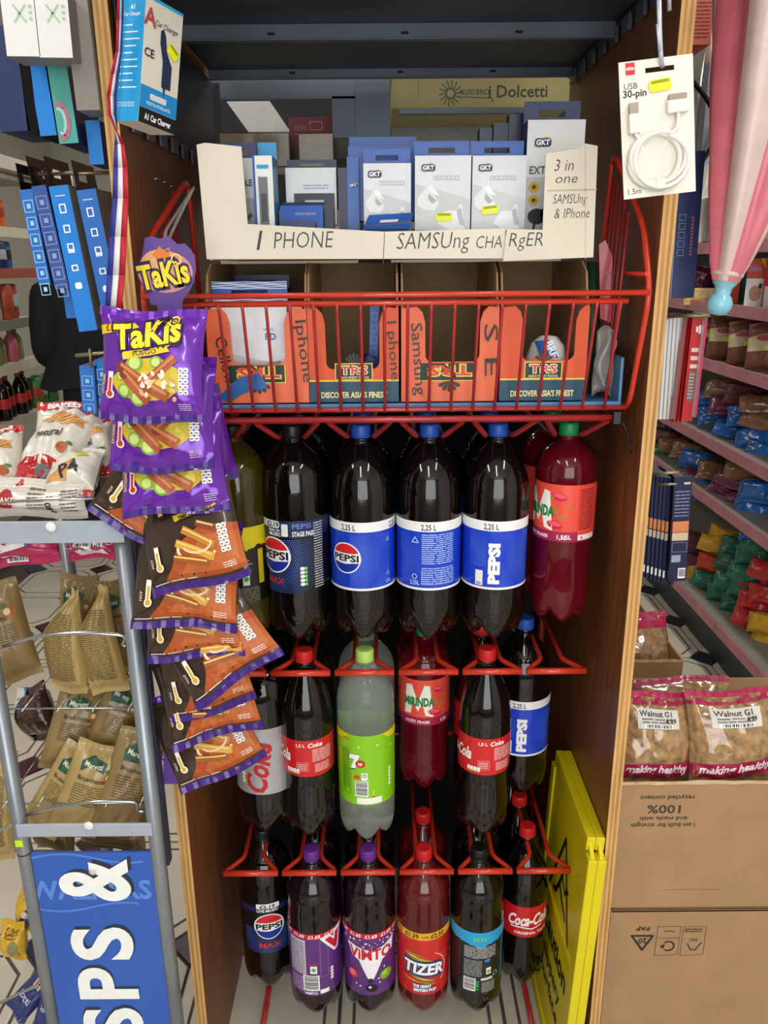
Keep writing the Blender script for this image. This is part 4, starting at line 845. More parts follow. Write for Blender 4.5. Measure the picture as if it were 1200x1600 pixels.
def art_bbq(top):
    def f(i, w, h):
        y0 = -h/2+.03
        i.poly('aa4c1a', [(-w/2+.022, -h/2+.013), (w/2, -h/2+.013), (w/2, y0+.04), (.02, y0+.046), (-.012, y0+.03), (-.03, y0+.0)], 1); i.poly('b8602a', [(-.02, y0-.01), (w/2, y0-.012), (w/2, y0+.03), (.02, y0+.034)], 2)
        for a, b, w_, c in (((-.012, .03), (.03, .006), .010, 'd09a3a'), ((.0, .045), (.034, .02), .010, 'c07c30'), ((-.02, .012), (.02, .0), .009, '9c5626'), ((.02, .05), (.04, .04), .009, '7d3a1e')): i.line(c, [(a[0], y0+a[1]), (b[0], y0+b[1])], w_, 4); i.line('e8c470', [(a[0], y0+a[1]+.002), (b[0], y0+b[1]+.002)], w_*.25, 5)
        i.ring('ead8b8', .012, y0+.02, .026, .0035, 3, n=16, a0=150, a1=330, ry=.018); i.ring('e3c79a', .014, y0+.026, .02, .003, 5, n=12, a0=200, a1=350, ry=.012)
        thermo(i, -.046, y0+.004, .026, 'f4efe2', 'd0a83a'); i.text('d8ccb4', 'HOT', -.0545, y0+.012, .004, 4, rot=84); nutri(i, .044, y0+.036, dark='4a4038'); i.lines('e4d8cc', .04, .058, y0-.012, y0-.004, 3, 3, .4); i.lines('e8e0ea', -w/2+.006, -.0, -h/2+.0125, -h/2+.0145, 1, 3, .6)
        if top:
            i.text('1d0c30', 'TaKis', .004, .032, .032, 5, bold=.1, rot=9, shear=.05, w=.094); i.text('e8cc28', 'TaKis', .004, .0335, .03, 6, bold=.035, rot=9, shear=.05, w=.088); i.poly('d0b020', [(-.01, .016), (.05, .026), (.048, .033), (-.012, .024)], 5); i.text('2a1c10', 'SMOKEY BBQ', .02, .02, .0055, 6, bold=.03, rot=8)
    return f
PW, PH = .138, .143
TK = [((154, 662), (321, 667), .962, 'f', 1, 'topmost spicy crisp packet, purple with full logo, on the hanging strip'),
      ((168, 738), (338, 735), .985, 'f', 0, 'second purple crisp packet down on the hanging strip'),
      ((194, 810), (360, 792), 1.0, 'f', 0, 'third purple crisp packet down, above the brown ones'),
      ((133, 800), (272, 878), 1.02, 'b', 0, 'brown barbecue crisp packet twisted out to the left below the purple ones'),
      ((238, 936), (396, 890), .985, 'b', 1, 'brown barbecue crisp packet with part of its logo showing'),
      ((204, 975), (372, 979), 1.0, 'b', 0, 'brown crisp packet hanging nearly level, its corner past the steel stand'),
      ((230, 1034), (384, 1022), 1.01, 'b', 0, 'brown crisp packet hanging just under the level one'),
      ((305, 1100), (438, 1016), 1.01, 'b', 0, 'brown crisp packet tilted with its corner over the bottles'),
      ((262, 1108), (385, 1062), 1.035, 'b', 0, 'brown crisp packet tucked behind the tilted one'),
      ((270, 1136), (405, 1092), 1.02, 'b', 0, 'third lowest crisp packet on the hanging strip'),
      ((270, 1170), (412, 1130), 1.025, 'b', 0, 'second lowest crisp packet on the hanging strip'),
      ((284, 1238), (416, 1182), 1.04, 'b', 0, 'lowest crisp packet on the hanging strip')]
for k, (a, b, Y, kind, top, lab) in enumerate(TK):
    T, L = on_edge(a, b, Y, PH, 20 if k else 10, twist=-6+3*(k % 4)); s = L/PW
    packet('crisp_packet', lab, 'crisps', PW, PH, .036 if kind == 'f' else .030, T @ Matrix.Scale(s, 4), 'foil_purple' if kind == 'f' else 'foil_brown', art_fuego(top) if kind == 'f' else art_bbq(top), seed=k+3, seals=('foil_trim', 'foil_purple'), crease=2.0, group='crisp packets on the hanging strip')
T, L = on_edge((262, 772), (352, 760), 1.075, PH, 4, twist=30)
packet('crisp_packet', 'purple crisp packet turned edge-on behind the hanging strip, beside the basket', 'crisps', PW, PH, .03, T @ Matrix.Scale(.95, 4), 'foil_purple', None, seed=21, seals=('foil_trim', 'foil_trim'), group='crisp packets on the hanging strip')
# ---- header card and its hanging strip
YC = 1.075
hc = tag(empty('header_card'), 'purple shaped header card with yellow lettering above the crisp packets', 'sign')
card = px_prism('card', [(246, 640), (246, 478), (236, 476), (232, 462), (219, 440), (215, 415), (222, 400), (226, 372), (236, 369), (250, 373), (262, 369), (270, 375), (278, 382), (288, 380), (298, 390), (304, 400), (306, 420), (303, 440), (296, 455), (285, 470), (284, 640)], YC, .0015, mat('card_purple', '5d3f8e', .35, var=.08), hc)
strip = px_prism('strip', [(255, 1225), (262, 640), (276, 640), (290, 1225)], YC+.006, .0012, 'card_purple', hc)
ii = Ink()
def U(px, py): p = at(px, py, YC); return (p.x, p.z)
c0 = U(258, 425); ii.disc('c98a8a', *c0, .036, 1, ry=.026); ii.disc('d8a06a', c0[0]-.004, c0[1]+.01, .026, 2, ry=.018); ii.poly('d8742c', [U(238, 398), U(250, 384), (U(255, 392)), U(266, 386), U(264, 402), U(250, 410)], 3)
ii.text('2a1744', 'TaKis', *U(260, 447), .031, 4, bold=.1, rot=9, w=.071); ii.text('f0d42a', 'TaKis', *U(260, 446), .029, 5, bold=.03, rot=9, w=.066); ii.ring('ecd060', *U(276, 405), .006, .002, 5, n=12)
ii.put('print', flat(0, YC, 0), card)
for k in range(6): MB().tube([tuple(at(262, 650+k*90, YC-.004)+Vector((0, 0, q))) for q in (0, .02)], .003, 6).build('clip', MATS['foil_trim'], hc)
lp = MB(); pts = [at(261, 392, YC-.002), at(264, 372, 1.1), at(284, 330, 1.15), at(300, 298, 1.17), at(304, 292, 1.19), at(296, 303, 1.19), at(272, 340, 1.14), at(258, 362, 1.1), at(259, 390, YC+.003)]
tag(lp.tube(fillet(pts, .01, 3), .0022, 6).build('wire_tie', mat('grey_wire', '8b8b88', .4, metal=.4)), 'grey wire tie from the basket top to the purple header card', 'wire')
# ---- tricolour ribbon
YR = 1.0
def ribbon():
    rows = [(188, -30, 9), (187, 30, 9), (185, 80, 9), (179, 115, 13), (174, 150, 15), (175, 180, 12), (181, 202, 3), (186, 225, -15), (188, 262, -22), (188, 310, -25), (184, 370, -27), (181, 430, -28), (176, 490, -25), (174, 525, -18), (177, 552, -5)]
    m = MB(); mm = [mat('ribbon_red', 'b3182c', .6, var=.08), mat('ribbon_white', 'd8d6da', .6, var=.05), mat('ribbon_blue', '2b2f86', .6, var=.1)]
    P = []
    for k, (x, y, w) in enumerate(rows):
        q = [at(x+w*.5*s, y, YR+.006*s*(1 if abs(w) < 14 else .3)+.004*sin(k)) for s in (-1, -.33, .33, 1)]
        P.append(q)
    for j in range(3):
        m.use(mm[j])
        for a, b in zip(P, P[1:]): m.add([a[j], a[j+1], b[j+1], b[j]], [(0, 1, 2, 3)], True)
    o = m.build('ribbon'); s = o.modifiers.new('thick', 'SOLIDIFY'); s.thickness = .0012; return o
tag(ribbon(), 'red, white and blue ribbon hanging down the left plywood edge', 'ribbon')
# ---- boxed car charger hanging top left
mat('box_blue', '1f9ad6', .35, var=.06); mat('card_white', 'd9d3c6', .5, var=.04)
bx_ = tag(empty('car_charger_box', T=TR(at(216, 189, 1.0), 5, 8, 60, .8)), 'blue and white boxed car charger hanging at the top of the left panel', 'box')
m = MB().use(MATS['card_white']).box(0, .072, 0, .05, 0, .165); bo = m.build('body', None, bx_)
for o_, fn in (('l', lambda u, v, l: (-l, .05-u, v)), ('f', lambda u, v, l: (u, -l, v))):
    i = Ink()
    if o_ == 'l':
        i.rect(MATS['box_blue'], 0, .05, 0, .165, 1); i.text('e9f6fc', 'A1', .026, .146, .006, 2, bold=.03); i.text('e9f6fc', 'Car Charger', .026, .138, .0045, 2)
        for k in range(10): i.rect('d6eefa', .013, .013+.03*(.5+.5*abs(sin(k*2.3))), .125-k*.009, .1268-k*.009, 2); i.disc('f2fafe', .009, .1258-k*.009, .0014, 2, n=8)
        for k in range(5): i.frame('e9f6fc', .008+k*.007, .012+k*.007, .02, .025, .0007, 2)
    else:
        i.rect('1d86c8', 0, .072, .021, .05, 1); i.rect('14161a', 0, .072, 0, .0205, 1); i.rect('2ea4dc', 0, .072, .161, .165, 1); i.text('f0f0f0', 'A1 Car Charger', .036, .006, .008, 2, bold=.03, w=.052); i.rrect('cfd6dc', .018, .05, .034, .042, .002, 2); i.lines('bfe2f6', .012, .06, .026, .031, 2, 2)
        i.text('b04a4a', 'A', .01, .128, .022, 2, bold=.03); i.text('6a6a6e', 'Car Charger', .042, .132, .007, 2, w=.044); i.text('22252c', 'CE', .012, .088, .011, 2)
        i.poly('25304e', [(.031, .128), (.036, .132), (.041, .124), (.045, .104), (.056, .088), (.056, .056), (.038, .056), (.038, .09), (.031, .112)], 2); i.poly('25304e', [(.041, .056), (.046, .056), (.0445, .042)], 2); sticker(i, .055, .108, .022, .015, -30)
    i.put('print', fn, bo)
# ---- slim boxes on pegs along the outside of the left panel
def slab(name, label, top, bot, wpx, Y, d, mf, ms=None, art=None, tab=0, cat='box', group='slim boxes on pegs left of the cabinet'):
    a, b = at(*top, Y), at(*bot, Y); ax = (a-b); h = ax.length; w = wpx*(at(bot[0]+1, bot[1], Y)-b).length; ang = math.atan2(ax.x, ax.z)
    t = tag(empty(name, T=Matrix.Translation(b) @ Matrix.Rotation(ang, 4, 'Y')), label, cat, group)
    m = MB().use(MATS[ms or mf]).box(-w/2, w/2, .0004, d, 0, h).use(MATS[mf]).add([(-w/2, 0, 0), (w/2, 0, 0), (w/2, 0, h), (-w/2, 0, h)], [(0, 1, 2, 3)]); o = m.build('body', None, t)
    if tab:
        s = MB(); x = -w/2
        s.box(x, x+.0015, .004, d*.2, h, h+tab).box(x, x+.0015, d*.6, d, h, h+tab).box(x, x+.0015, d*.2, d*.6, h, h+tab*.35).box(x, x+.0015, d*.2, d*.6, h+tab*.65, h+tab); s.build('hang_tab', MATS['black_gloss'], t)
    if art: i = Ink(); art(i, w, h); i.put('print', flat(), o)
    return t
mat('spine_blue', '2a6cc0', .4, var=.1); mat('spine_blue2', '35539a', .4, var=.1); mat('spine_bright', '1d7fd6', .4, var=.06); mat('teal_card', '4fa39a', .45, var=.08); mat('grey_card', '8a837c', .5, var=.08); mat('deep_navy', '1f2f5c', .4, var=.1)
def art_icons(n, col, sq):
    def f(i, w, h):
        for k in range(n):
            z = h-.022-k*(sq*1.45); q = min(w*.36, sq*.5)
            i.frame(col, -q, q, z-sq*.5, z+sq*.5, .001, 2); i.rect(col, -q*.4, q*.4, z-sq*.2, z+sq*.2, 2)
    return f
def art_dev(i, w, h):
    i.rect('c8daf2', -w*.25, w*.25, h-.014, h-.0125, 2); q = w*.14
    for k, z in enumerate((h-.03, h-.057, h-.083, h-.11, h-.135)):
        if k == 4: i.rrect('f2f5fa', -q*1.3, q*1.3, z-.004, z+.005, .003, 2)
        else: i.frame('f2f5fa', -q, q, z-q*[1.4, 1.2, 1.5, .9][k], z+q*[1.4, 1.2, 1.5, .9][k], .0018, 2)
        if k == 2: i.rect('f2f5fa', -q, q, z-q*1.4, z-q*.3, 2)
YH = 1.19
slab('boxed_cable', 'bright blue slim box with square icons, leftmost of the hanging row', (40, 296), (70, 445), 19, YH, .09, 'spine_blue', 'deep_navy', art_icons(6, '9fd0f0', .0155), .035)
slab('boxed_cable', 'dull blue slim box with faint square icons, second in the hanging row', (60, 290), (97, 451), 22, YH, .09, 'spine_blue2', 'deep_navy', art_icons(6, '8aa0cc', .0165), .04)
slab('boxed_cable', 'long blue slim box with white device symbols, third in the hanging row', (91, 290), (138, 517), 29, YH, .09, 'spine_bright', 'grey_card', art_dev, .04)
slab('boxed_cable', 'blue slim box with white device symbols partly behind the ribbon', (134, 296), (182, 525), 29, YH+.005, .09, 'spine_blue', 'grey_card', art_dev, .04)
slab('boxed_cable', 'plain blue slim box showing behind the long one in the hanging row', (104, 440), (112, 497), 16, YH+.03, .06, 'spine_blue', 'deep_navy')
slab('boxed_cable', 'blue slim box with icons on the low peg, nearer the left', (135, 572), (145, 705), 22, YH, .08, 'spine_blue', 'deep_navy', art_icons(6, '8fc0f0', .0145))
slab('boxed_cable', 'light blue slim box with icons on the low peg, beside the crisp packets', (158, 562), (169, 694), 20, YH+.012, .08, 'spine_bright', 'deep_navy', art_icons(6, 'b8e0fa', .0155))
slab('boxed_device', 'navy box hanging top left under the white boxes', (-4, 40), (24, 205), 46, YH-.02, .10, 'deep_navy', 'deep_navy')
slab('boxed_device', 'black-spined box between the navy and blue ones, top left', (34, 60), (52, 208), 16, YH-.02, .10, 'black_gloss', 'black_gloss')
slab('boxed_device', 'mid-blue box hanging left of the teal one', (50, 60), (76, 212), 26, YH-.02, .08, 'spine_bright', 'black_gloss')
slab('boxed_device', 'teal box with a pink ring motif hanging top left', (82, 60), (108, 224), 30, YH-.02, .10, 'teal_card', 'deep_navy', lambda i, w, h: [i.ring('b06a7c', -w*.3, h*.22, w*.45, .006, 2, ry=h*.17, n=16, a0=-90, a1=90), i.ring('a8c8cc', -w*.3, h*.22, w*.3, .004, 3, ry=h*.12, n=16, a0=-90, a1=90)])
for k, (a, b, w_, lab) in enumerate((((26, -10), (37, 88), 52, 'white boxed gadget, left of the pair at the top left corner'), ((78, -10), (88, 90), 52, 'white boxed gadget, right of the pair at the top left corner'))):
    slab('boxed_device', lab, a, b, w_, YH-.09, .05, 'white_gloss', 'grey_card', lambda i, w, h: [i.line('a8c8a4', [(-.006, h-.012), (.008, h-.03)], .002, 2), i.line('a8c8a4', [(.008, h-.012), (-.006, h-.03)], .002, 2), i.lines('b8c4b8', .012, .016, h-.03, h-.01, 3, 2)])
slab('boxed_device', 'tall grey box with raised lettering hanging beside the left plywood edge', (116, -12), (138, 172), 36, YH-.06, .05, 'grey_card', 'grey_card', lambda i, w, h: i.lines('a8a29c', -w*.3, -w*.05, h*.45, h*.95, 12, 2, .6))
slab('boxed_cable', 'small bright blue box hanging under the tall grey one', (144, 188), (152, 257), 22, YH, .06, 'spine_bright', 'deep_navy')
for q_, (z_, y_, lab_) in enumerate(((1.93, 1.14, 'steel peg through the white gadget boxes, above the frame'), (1.86, 1.24, 'steel peg behind the white boxes carrying the teal and navy boxes'))):
    tag(MB().tube([(-.352, y_, z_), (-.64, y_, z_)], .003, 8).build('peg_hook', mat('brass', '8c8064', .35, metal=.7)), lab_, 'hook')
pg = [((118, 556), (180, 549)), ((140, 543), (143, 575)), ((20, 268), (165, 270))]
tag(MB().tube([at(118, 556, YH-.01), at(182, 549, YH-.01)], .003, 8).tube([at(140, 545, YH-.012), at(143, 574, YH-.012)], .0022, 8).build('peg_hook', mat('brass', '8c8064', .35, metal=.7)), 'brassy metal peg with a cross stop holding the low blue boxes', 'hook')
tag(MB().tube([at(60, 272, YH+.03), at(170, 270, YH+.03)], .0025, 8).build('peg_hook', MATS['brass']), 'metal peg through the tabs of the long blue boxes', 'hook')
# ------------------------------------------------------------------ steel stand with the blue sign, left of the cabinet
XL, XR, YS = -.578, -.366, 1.05
st = tag(empty('steel_stand', (XL, YS, 0)), 'grey tubular steel stand with crossbars left of the cabinet', 'stand')
def loc(p): return Vector(p)-Vector((XL, YS, 0))
for x, top in ((XL, 1.205), (XR, 1.205)):
    MB().tube([loc((x, YS, 0)), loc((x, YS, top))], .0118, 16).build('post', MATS['grey_tube'], st)
    MB().tube([loc((x+.004, YS+.30, 0)), loc((x+.004, YS+.30, top))], .0118, 12).build('rear_post', MATS['grey_tube'], st)
MB().box(XR-XL-.008, XR-XL+.012, .012, .03, .62, 1.19).build('post_shade_strip', mat('steel_shadow', '4b4d66', .4, metal=.4, var=.1), st)  # dark strip that puts the right post's shaded side in as colour
bar = lambda z0, z1, x0, x1, y: MB().box(x0-XL, x1-XL, y, y+.005, z0, z1).build('crossbar', mat('bar_paint', 'a9b2be', .35, metal=.2, var=.06), st, bevel=.0015)
z = at(100, 826, YS).z; b1 = bar(z-.016, z+.016, XL-.07, XR+.008, -.017)
def screw(px, py, par, z_):
    p = loc(at(px, py, YS-.018)); m = MB().lathe([(.0075, 0), (.0075, .0015), (.005, .003), (.0018, .0032)], 18); o = m.build('bolt', MATS['white_gloss'], par); o.matrix_local = Matrix.Translation(p) @ Matrix.Rotation(R(90), 4, 'X')
    o2 = MB().lathe([(.002, 0), (.002, .0036)], 10).build('bolt', MATS['steel_dark'], par); o2.matrix_local = o.matrix_local.copy()
screw(80, 823, b1, z)
z = at(140, 1288, YS).z; b2 = bar(z-.0115, z+.0115, XL, XR, -.015); screw(139, 1290, b2, z); bar(.1, .123, XL, XR, -.013)
zj = at(40, 1330, YS).z
MB().tube([loc((XL, YS, zj-.001)), loc((XL, YS, zj+.001))], .0122, 16).build('joint', MATS['black_gloss'], st)
p = at(36, 1310, YS); MB().box(-.006, .006, -.0135, -.0115, p.z-.005, p.z+.006).build('tape_tag', mat('lime_tag', 'cfe81f', .5), st)
def arc_wire(pts, r=.0026): return MB().tube([loc(q) for q in fillet([at(*q) for q in pts], .03, 4)], r, 8).build('guard_wire', MATS['chrome'], st)
arc_wire([(198, 1009, 1.06), (191, 1008, 1.06), (198, 993, 1.05), (130, 988, 1.045), (60, 993, 1.045), (5, 1010, 1.05)])
arc_wire([(228, 1268, 1.06), (214, 1267, 1.06), (216, 1253, 1.05), (150, 1251, 1.045), (90, 1262, 1.045), (40, 1274, 1.05)]); arc_wire([(22, 1288, 1.05), (-40, 1312, 1.1)]); arc_wire([(62, 1538, 1.05), (30, 1552, 1.07), (-30, 1582, 1.12)])
arc_wire([(-30, 792, 1.04), (0, 786, 1.035), (60, 780, 1.03), (158, 779, 1.03)], .0022)
for zz in (.72, .895):
    for k in range(5): MB().tube([loc((XL-.04+k*.055, 1.08, zz)), loc((XL-.04+k*.055, 1.34, zz))], .0014, 6).build('shelf_wire', MATS['chrome'], st)
    MB().tube([loc((XL-.06, 1.09, zz)), loc((XR, 1.09, zz))], .0016, 6).build('shelf_wire', MATS['chrome'], st); MB().tube([loc((XL-.06, 1.34, zz)), loc((XR, 1.34, zz))], .0016, 6).build('shelf_wire', MATS['chrome'], st)
# ---- the blue sign board
x0, x1 = XL+.012, XR-.010; zt = at(150, 1328, YS).z; zb = .13; Wd = x1-x0
sg = tag(empty('sign_board', (x0, YS-.006, 0)), 'blue sign board with big white sideways lettering on the steel stand', 'sign')
bd = MB().box(0, Wd, 0, .004, zb, zt).build('board', mat('sign_blue', '2f5cb4', .35, var=.05, scale=3), sg)
i = Ink(); 
def V(px, py): p = at(px, py, YS-.006); return (p.x-x0, p.z)
i.text('5a84d4', 'WALKERS', *V(142, 1404), .036, 1, bold=.03, w=.2)
for yy, s_, col in ((1340, 1, '4f7cd0'), (1418, -1, '4f7cd0')):
    i.line(col, [(V(50, yy)[0]+Wd*k/12, V(50, yy)[1]+(.008*sin(k*.5)*s_)-.004*k/12*(1 if s_ > 0 else -.3)) for k in range(12)], .0045, 1)
uc = V(154, 1400)[0]
for t_, yy, k in (('&', 1375, 1.15), ('S', 1474, 1.0), ('P', 1536, 1), ('S', 1598, 1), ('I', 1650, 1), ('R', 1700, 1)):
    v = V(154, yy)[1]; h_ = .095*k; ww = .083 if t_ == '&' else .03 if t_ == 'I' else .068
    i.text('2a2e38', t_, uc+h_*.5-.006+.0045+(yy-1420)*-.00003, v+.0045, h_, 2, bold=.03, rot=90, w=ww*1.03, res=5); i.text('eef0ee', t_, uc+h_*.5-.006, v, h_, 3, bold=.03, rot=90, w=ww, res=5)
i.put('lettering', flat(0, 0, 0), bd, clip=(0, Wd, zb, zt))
o2 = MB().lathe([(.006, 0), (.006, .0012), (.0035, .0025), (.001, .003)], 16).build('suction_button', mat('clear_knob', 'cfc4cc', .2), sg); q = V(145, 1362); o2.matrix_local = Matrix.Translation((q[0], 0, q[1])) @ Matrix.Rotation(R(90), 4, 'X')
# ------------------------------------------------------------------ packets on the stand
mat('paper_tan', 'aa9059', .38, var=.16, scale=12, coat=.35); mat('paper_tan2', '8a7146', .4, var=.18, scale=12, coat=.3); mat('foil_white', 'd8d2c6', .3, var=.06, coat=.4); mat('foil_red', 'b3161e', .28, var=.12, coat=.4); mat('foil_pink', 'b02a58', .28, var=.14, coat=.4)
mat('foil_navy', '27306e', .3, var=.15, coat=.4); mat('foil_yellow', 'cfa428', .35, var=.14, coat=.3); mat('choc_film', '3c211a', .2, var=.25, coat=.5)
def art_brus(i, w, h):
    i.poly('1f4a36', [(-w*.28, h*.22), (-w*.1, h*.30), (w*.18, h*.24), (w*.2, h*.34), (-w*.1, h*.40), (-w*.3, h*.32)], 2); i.text('d8d4b8', 'Maretti', -w*.05, h*.285, w*.1, 3, bold=.02, rot=-4, w=w*.36); i.text('4a3a1c', 'Bruschette', w*.0, h*.14, w*.085, 2, bold=.02, w=w*.55)
    i.lines('5c4a24', -w*.3, w*.4, -h*.12, h*.1, 9, 2, .28, 3); i.disc('a8682c', w*.32, h*.2, w*.1, 2); i.disc('d8c8a4', w*.30, h*.21, w*.05, 3); i.disc('4a6a2a', w*.25, h*.27, w*.06, 3, ry=w*.03)
def art_print(i, w, h):
    i.lines('5a4a22', -w*.36, w*.36, -h*.34, h*.32, 34, 2, .4, 5, .08); i.line('b9a468', [(-w*.43, -h*.42), (-w*.4, h*.25), (-w*.3, h*.4)], .0012, 2); i.line('b9a468', [(w*.43, -h*.42), (w*.4, h*.25), (w*.1, h*.44)], .0012, 2)
def brus(lab, a, b, Y, h, tilt, twist=0, art=art_brus, seed=0, m='paper_tan', th=.045, seals=None, roll=0, taper=0, skew=0):
    T, L = on_edge(a, b, Y, h, tilt, twist)
    packet('bruschette_packet', lab, 'packet', L, h, th, T, m, art, seed=seed, group='tan snack packets on the stand', crease=1.3, pinch=.02, bulge=3.2, seals=seals, step=.009, taper=taper, skew=skew)
G = lambda *a, **k: brus(*a, **k)
brus('tan snack packet standing sideways with its printed back to the front, left of two', (76, 1082), (140, 1083), 1.115, .172, 5, -8, art_print, 1, th=.05, taper=.75, skew=.3)
brus('tan snack packet standing sideways with its printed back to the front, right of two', (144, 1085), (202, 1078), 1.115, .176, 4, 6, art_print, 2, th=.05, taper=.75, skew=.4)
brus('tan snack packet showing its green logo behind the guard wire, upper left', (-30, 1075), (66, 1058), 1.15, .165, 8, 12, art_brus, 3, 'paper_tan2')
brus('dark tan packet behind the right sideways one', (170, 1050), (225, 1046), 1.2, .16, 5, 10, art_brus, 4, 'paper_tan2')
brus('dark tan packet between the two sideways ones', (105, 1040), (170, 1038), 1.22, .16, 5, -10, art_brus, 14, 'paper_tan2')
for k, (a, b, Y, h, tl, tw, art, m, lab) in enumerate((
    ((26, 1286), (88, 1312), 1.10, .155, 18, -12, art_brus, 'paper_tan', 'tan snack packet leaning left in the lower pile, green logo showing'),
    ((72, 1292), (146, 1318), 1.095, .165, 14, 8, art_brus, 'paper_tan', 'tan snack packet in the middle of the lower pile, facing out'),
    ((138, 1290), (210, 1314), 1.10, .18, 16, 12, art_brus, 'paper_tan2', 'tan snack packet at the right of the lower pile with an orange picture'),
    ((62, 1190), (134, 1212), 1.17, .15, 14, 12, art_brus, 'paper_tan2', 'tan snack packet second row of the lower pile, left'),
    ((130, 1178), (192, 1198), 1.17, .15, 14, 10, art_brus, 'paper_tan2', 'tan snack packet second row of the lower pile, right'),
    ((-34, 1340), (22, 1344), 1.12, .2, 8, -10, art_print, 'paper_tan', 'tan snack packet cut off by the frame left of the lower pile'),
    ((195, 1290), (245, 1280), 1.16, .19, 8, 22, None, 'paper_tan2', 'crumpled tan packet squeezed between the stand and the cabinet'),
    ((52, 1330), (120, 1330), 1.12, .06, 8, -10, art_print, 'paper_tan2', 'tan packet base below the crossbar, left'),
    ((122, 1330), (232, 1330), 1.12, .06, 8, -10, art_print, 'paper_tan2', 'tan packet base below the crossbar, right'))):
    brus(lab, a, b, Y, h, tl, tw, art, 30+k, m, th=.04)
def P2(name, lab, a, b, Y, h, tilt, m, art=None, tw=0, seed=0, th=.05, seals=None, group=None, cat='packet', crease=1.4):
    T, L = on_edge(a, b, Y, h, tilt, tw); return packet(name, lab, cat, L, h, th, T, m, art, seed=seed, seals=seals, group=group, crease=crease*1.6, step=.009)
def art_red(i, w, h):
    i.poly('b3161e', [(-w/2, h*.3), (w/2, h*.36), (w/2, h*.5), (-w/2, h*.5)], 1); i.text('f0eae2', 'BAKED', 0, h*.38, h*.09, 3, bold=.05, w=w*.6); i.poly('c98a4a', [(-w*.3, h*.05), (-w*.05, h*.24), (w*.35, h*.2), (w*.4, h*.1), (w*.0, h*.08)], 2)
    for k in range(5): i.line('d8a868', [(-w*.2+k*w*.08, h*.06), (w*.0+k*w*.1, h*.2)], w*.03, 3)
    i.text('2a2622', 'natural', -w*.05, -h*.12, h*.09, 3, bold=.02, shear=.3, rot=14, w=w*.45); i.disc('a85a2c', w*.25, -h*.2, w*.09, 3); i.disc('4f7a3a', w*.33, -h*.14, w*.06, 3, ry=w*.03); i.poly('b3161e', [(-w/2, -h/2), (w/2, -h/2), (w/2, -h*.36), (0, -h*.32), (-w/2, -h*.4)], 1)
RG = 'red and white snack packets heaped on the stand'
P2('snack_packet', 'white and red snack packet on top of the heap with part of its name showing', (10, 740), (112, 750), 1.10, .14, 58, 'foil_white', art_red, -12, 41, .06, ('foil_red', 'foil_red'), RG)
P2('snack_packet', 'white and red snack packet upright at the back of the heap', (55, 700), (136, 712), 1.17, .075, 20, 'foil_white', art_red, 14, 42, .05, ('foil_red', 'foil_red'), RG)
P2('snack_packet', 'white snack packet with nut picture behind the blue slim boxes', (112, 752), (182, 740), 1.14, .10, 38, 'foil_white', art_red, 8, 43, .05, ('foil_red', None), RG)
P2('snack_packet', 'red and grey snack packet face down in the middle of the heap', (20, 780), (100, 776), 1.085, .08, 55, 'foil_red', lambda i, w, h: [i.rect('6d6a68', 0, w*.5, -h*.3, h*.4, 2), i.ring('cfcac4', w*.3, 0, w*.1, .0016, 3, n=3, a0=90, a1=450)], 10, 44, .05, None, RG)
P2('snack_packet', 'white packet with handwriting and a yellow mark at the heap front', (62, 782), (146, 772), 1.07, .085, 52, 'foil_white', lambda i, w, h: [i.text('20201e', 'P4', w*.1, -h*.2, h*.25, 3, bold=.02, rot=20), i.disc('d8cf1c', w*.22, h*.2, w*.12, 3, ry=w*.05, rot=20), i.poly('cf9450', [(-w*.4, -h*.3), (-w*.1, 0), (w*.1, h*.1), (0, -h*.3)], 2)], -8, 45, .045, ('foil_red', None), RG)
P2('snack_packet', 'white snack packet cut off by the left frame edge', (-60, 790), (36, 784), 1.085, .12, 42, 'foil_white', art_red, 12, 46, .06, ('foil_red', 'foil_red'), RG)
P2('snack_packet', 'white printed packet lying flat behind the top guard wire', (-30, 811), (140, 806), 1.075, .055, 4, 'foil_white', lambda i, w, h: [i.disc('a81a20', -w*.2, 0, w*.08, 2, ry=h*.25), i.text('f0e8e0', 'BAKE', -w*.2, -h*.06, h*.16, 3), i.lines('6a5a4c', w*.0, w*.16, -h*.3, h*.3, 7, 2, .35), i.lines('6a5a4c', w*.3, w*.45, -h*.3, h*.3, 7, 2, .35), i.text('20201e', '180 g', w*.22, -h*.1, h*.16, 3, rot=90)], 0, 47, .04, None, RG)
def art_pink(i, w, h): i.poly('e2dcdc', [(-w*.4, h*.4), (w*.1, h*.45), (w*.2, -h*.05), (-w*.3, -h*.2)], 2); i.poly('2c6ab0', [(w*.1, h*.45), (w*.14, h*.45), (w*.24, -h*.05), (w*.2, -h*.06)], 3); i.poly('c8762c', [(-w*.1, h*.45), (w*.04, h*.45), (-.0, h*.2)], 3); i.barcode(-w*.2, w*.1, -h*.42, -h*.25, 2)
P2('snack_packet', 'bright pink packet with a white panel under the top crossbar, at the frame edge', (-24, 896), (100, 872), 1.09, .06, 18, 'foil_pink', art_pink, -4, 51, .05)
P2('snack_packet', 'pink packet showing its barcode under the top crossbar, beside the post', (104, 876), (192, 872), 1.12, .05, 10, 'foil_pink', lambda i, w, h: [i.barcode(-w*.25, w*.3, -h*.35, h*.1, 2), i.ring('e8d8dc', -w*.35, 0, h*.16, .001, 2, n=3, a0=90, a1=450), i.ring('e8d8dc', w*.4, h*.1, h*.1, .001, 2, n=8)], -6, 52, .045)
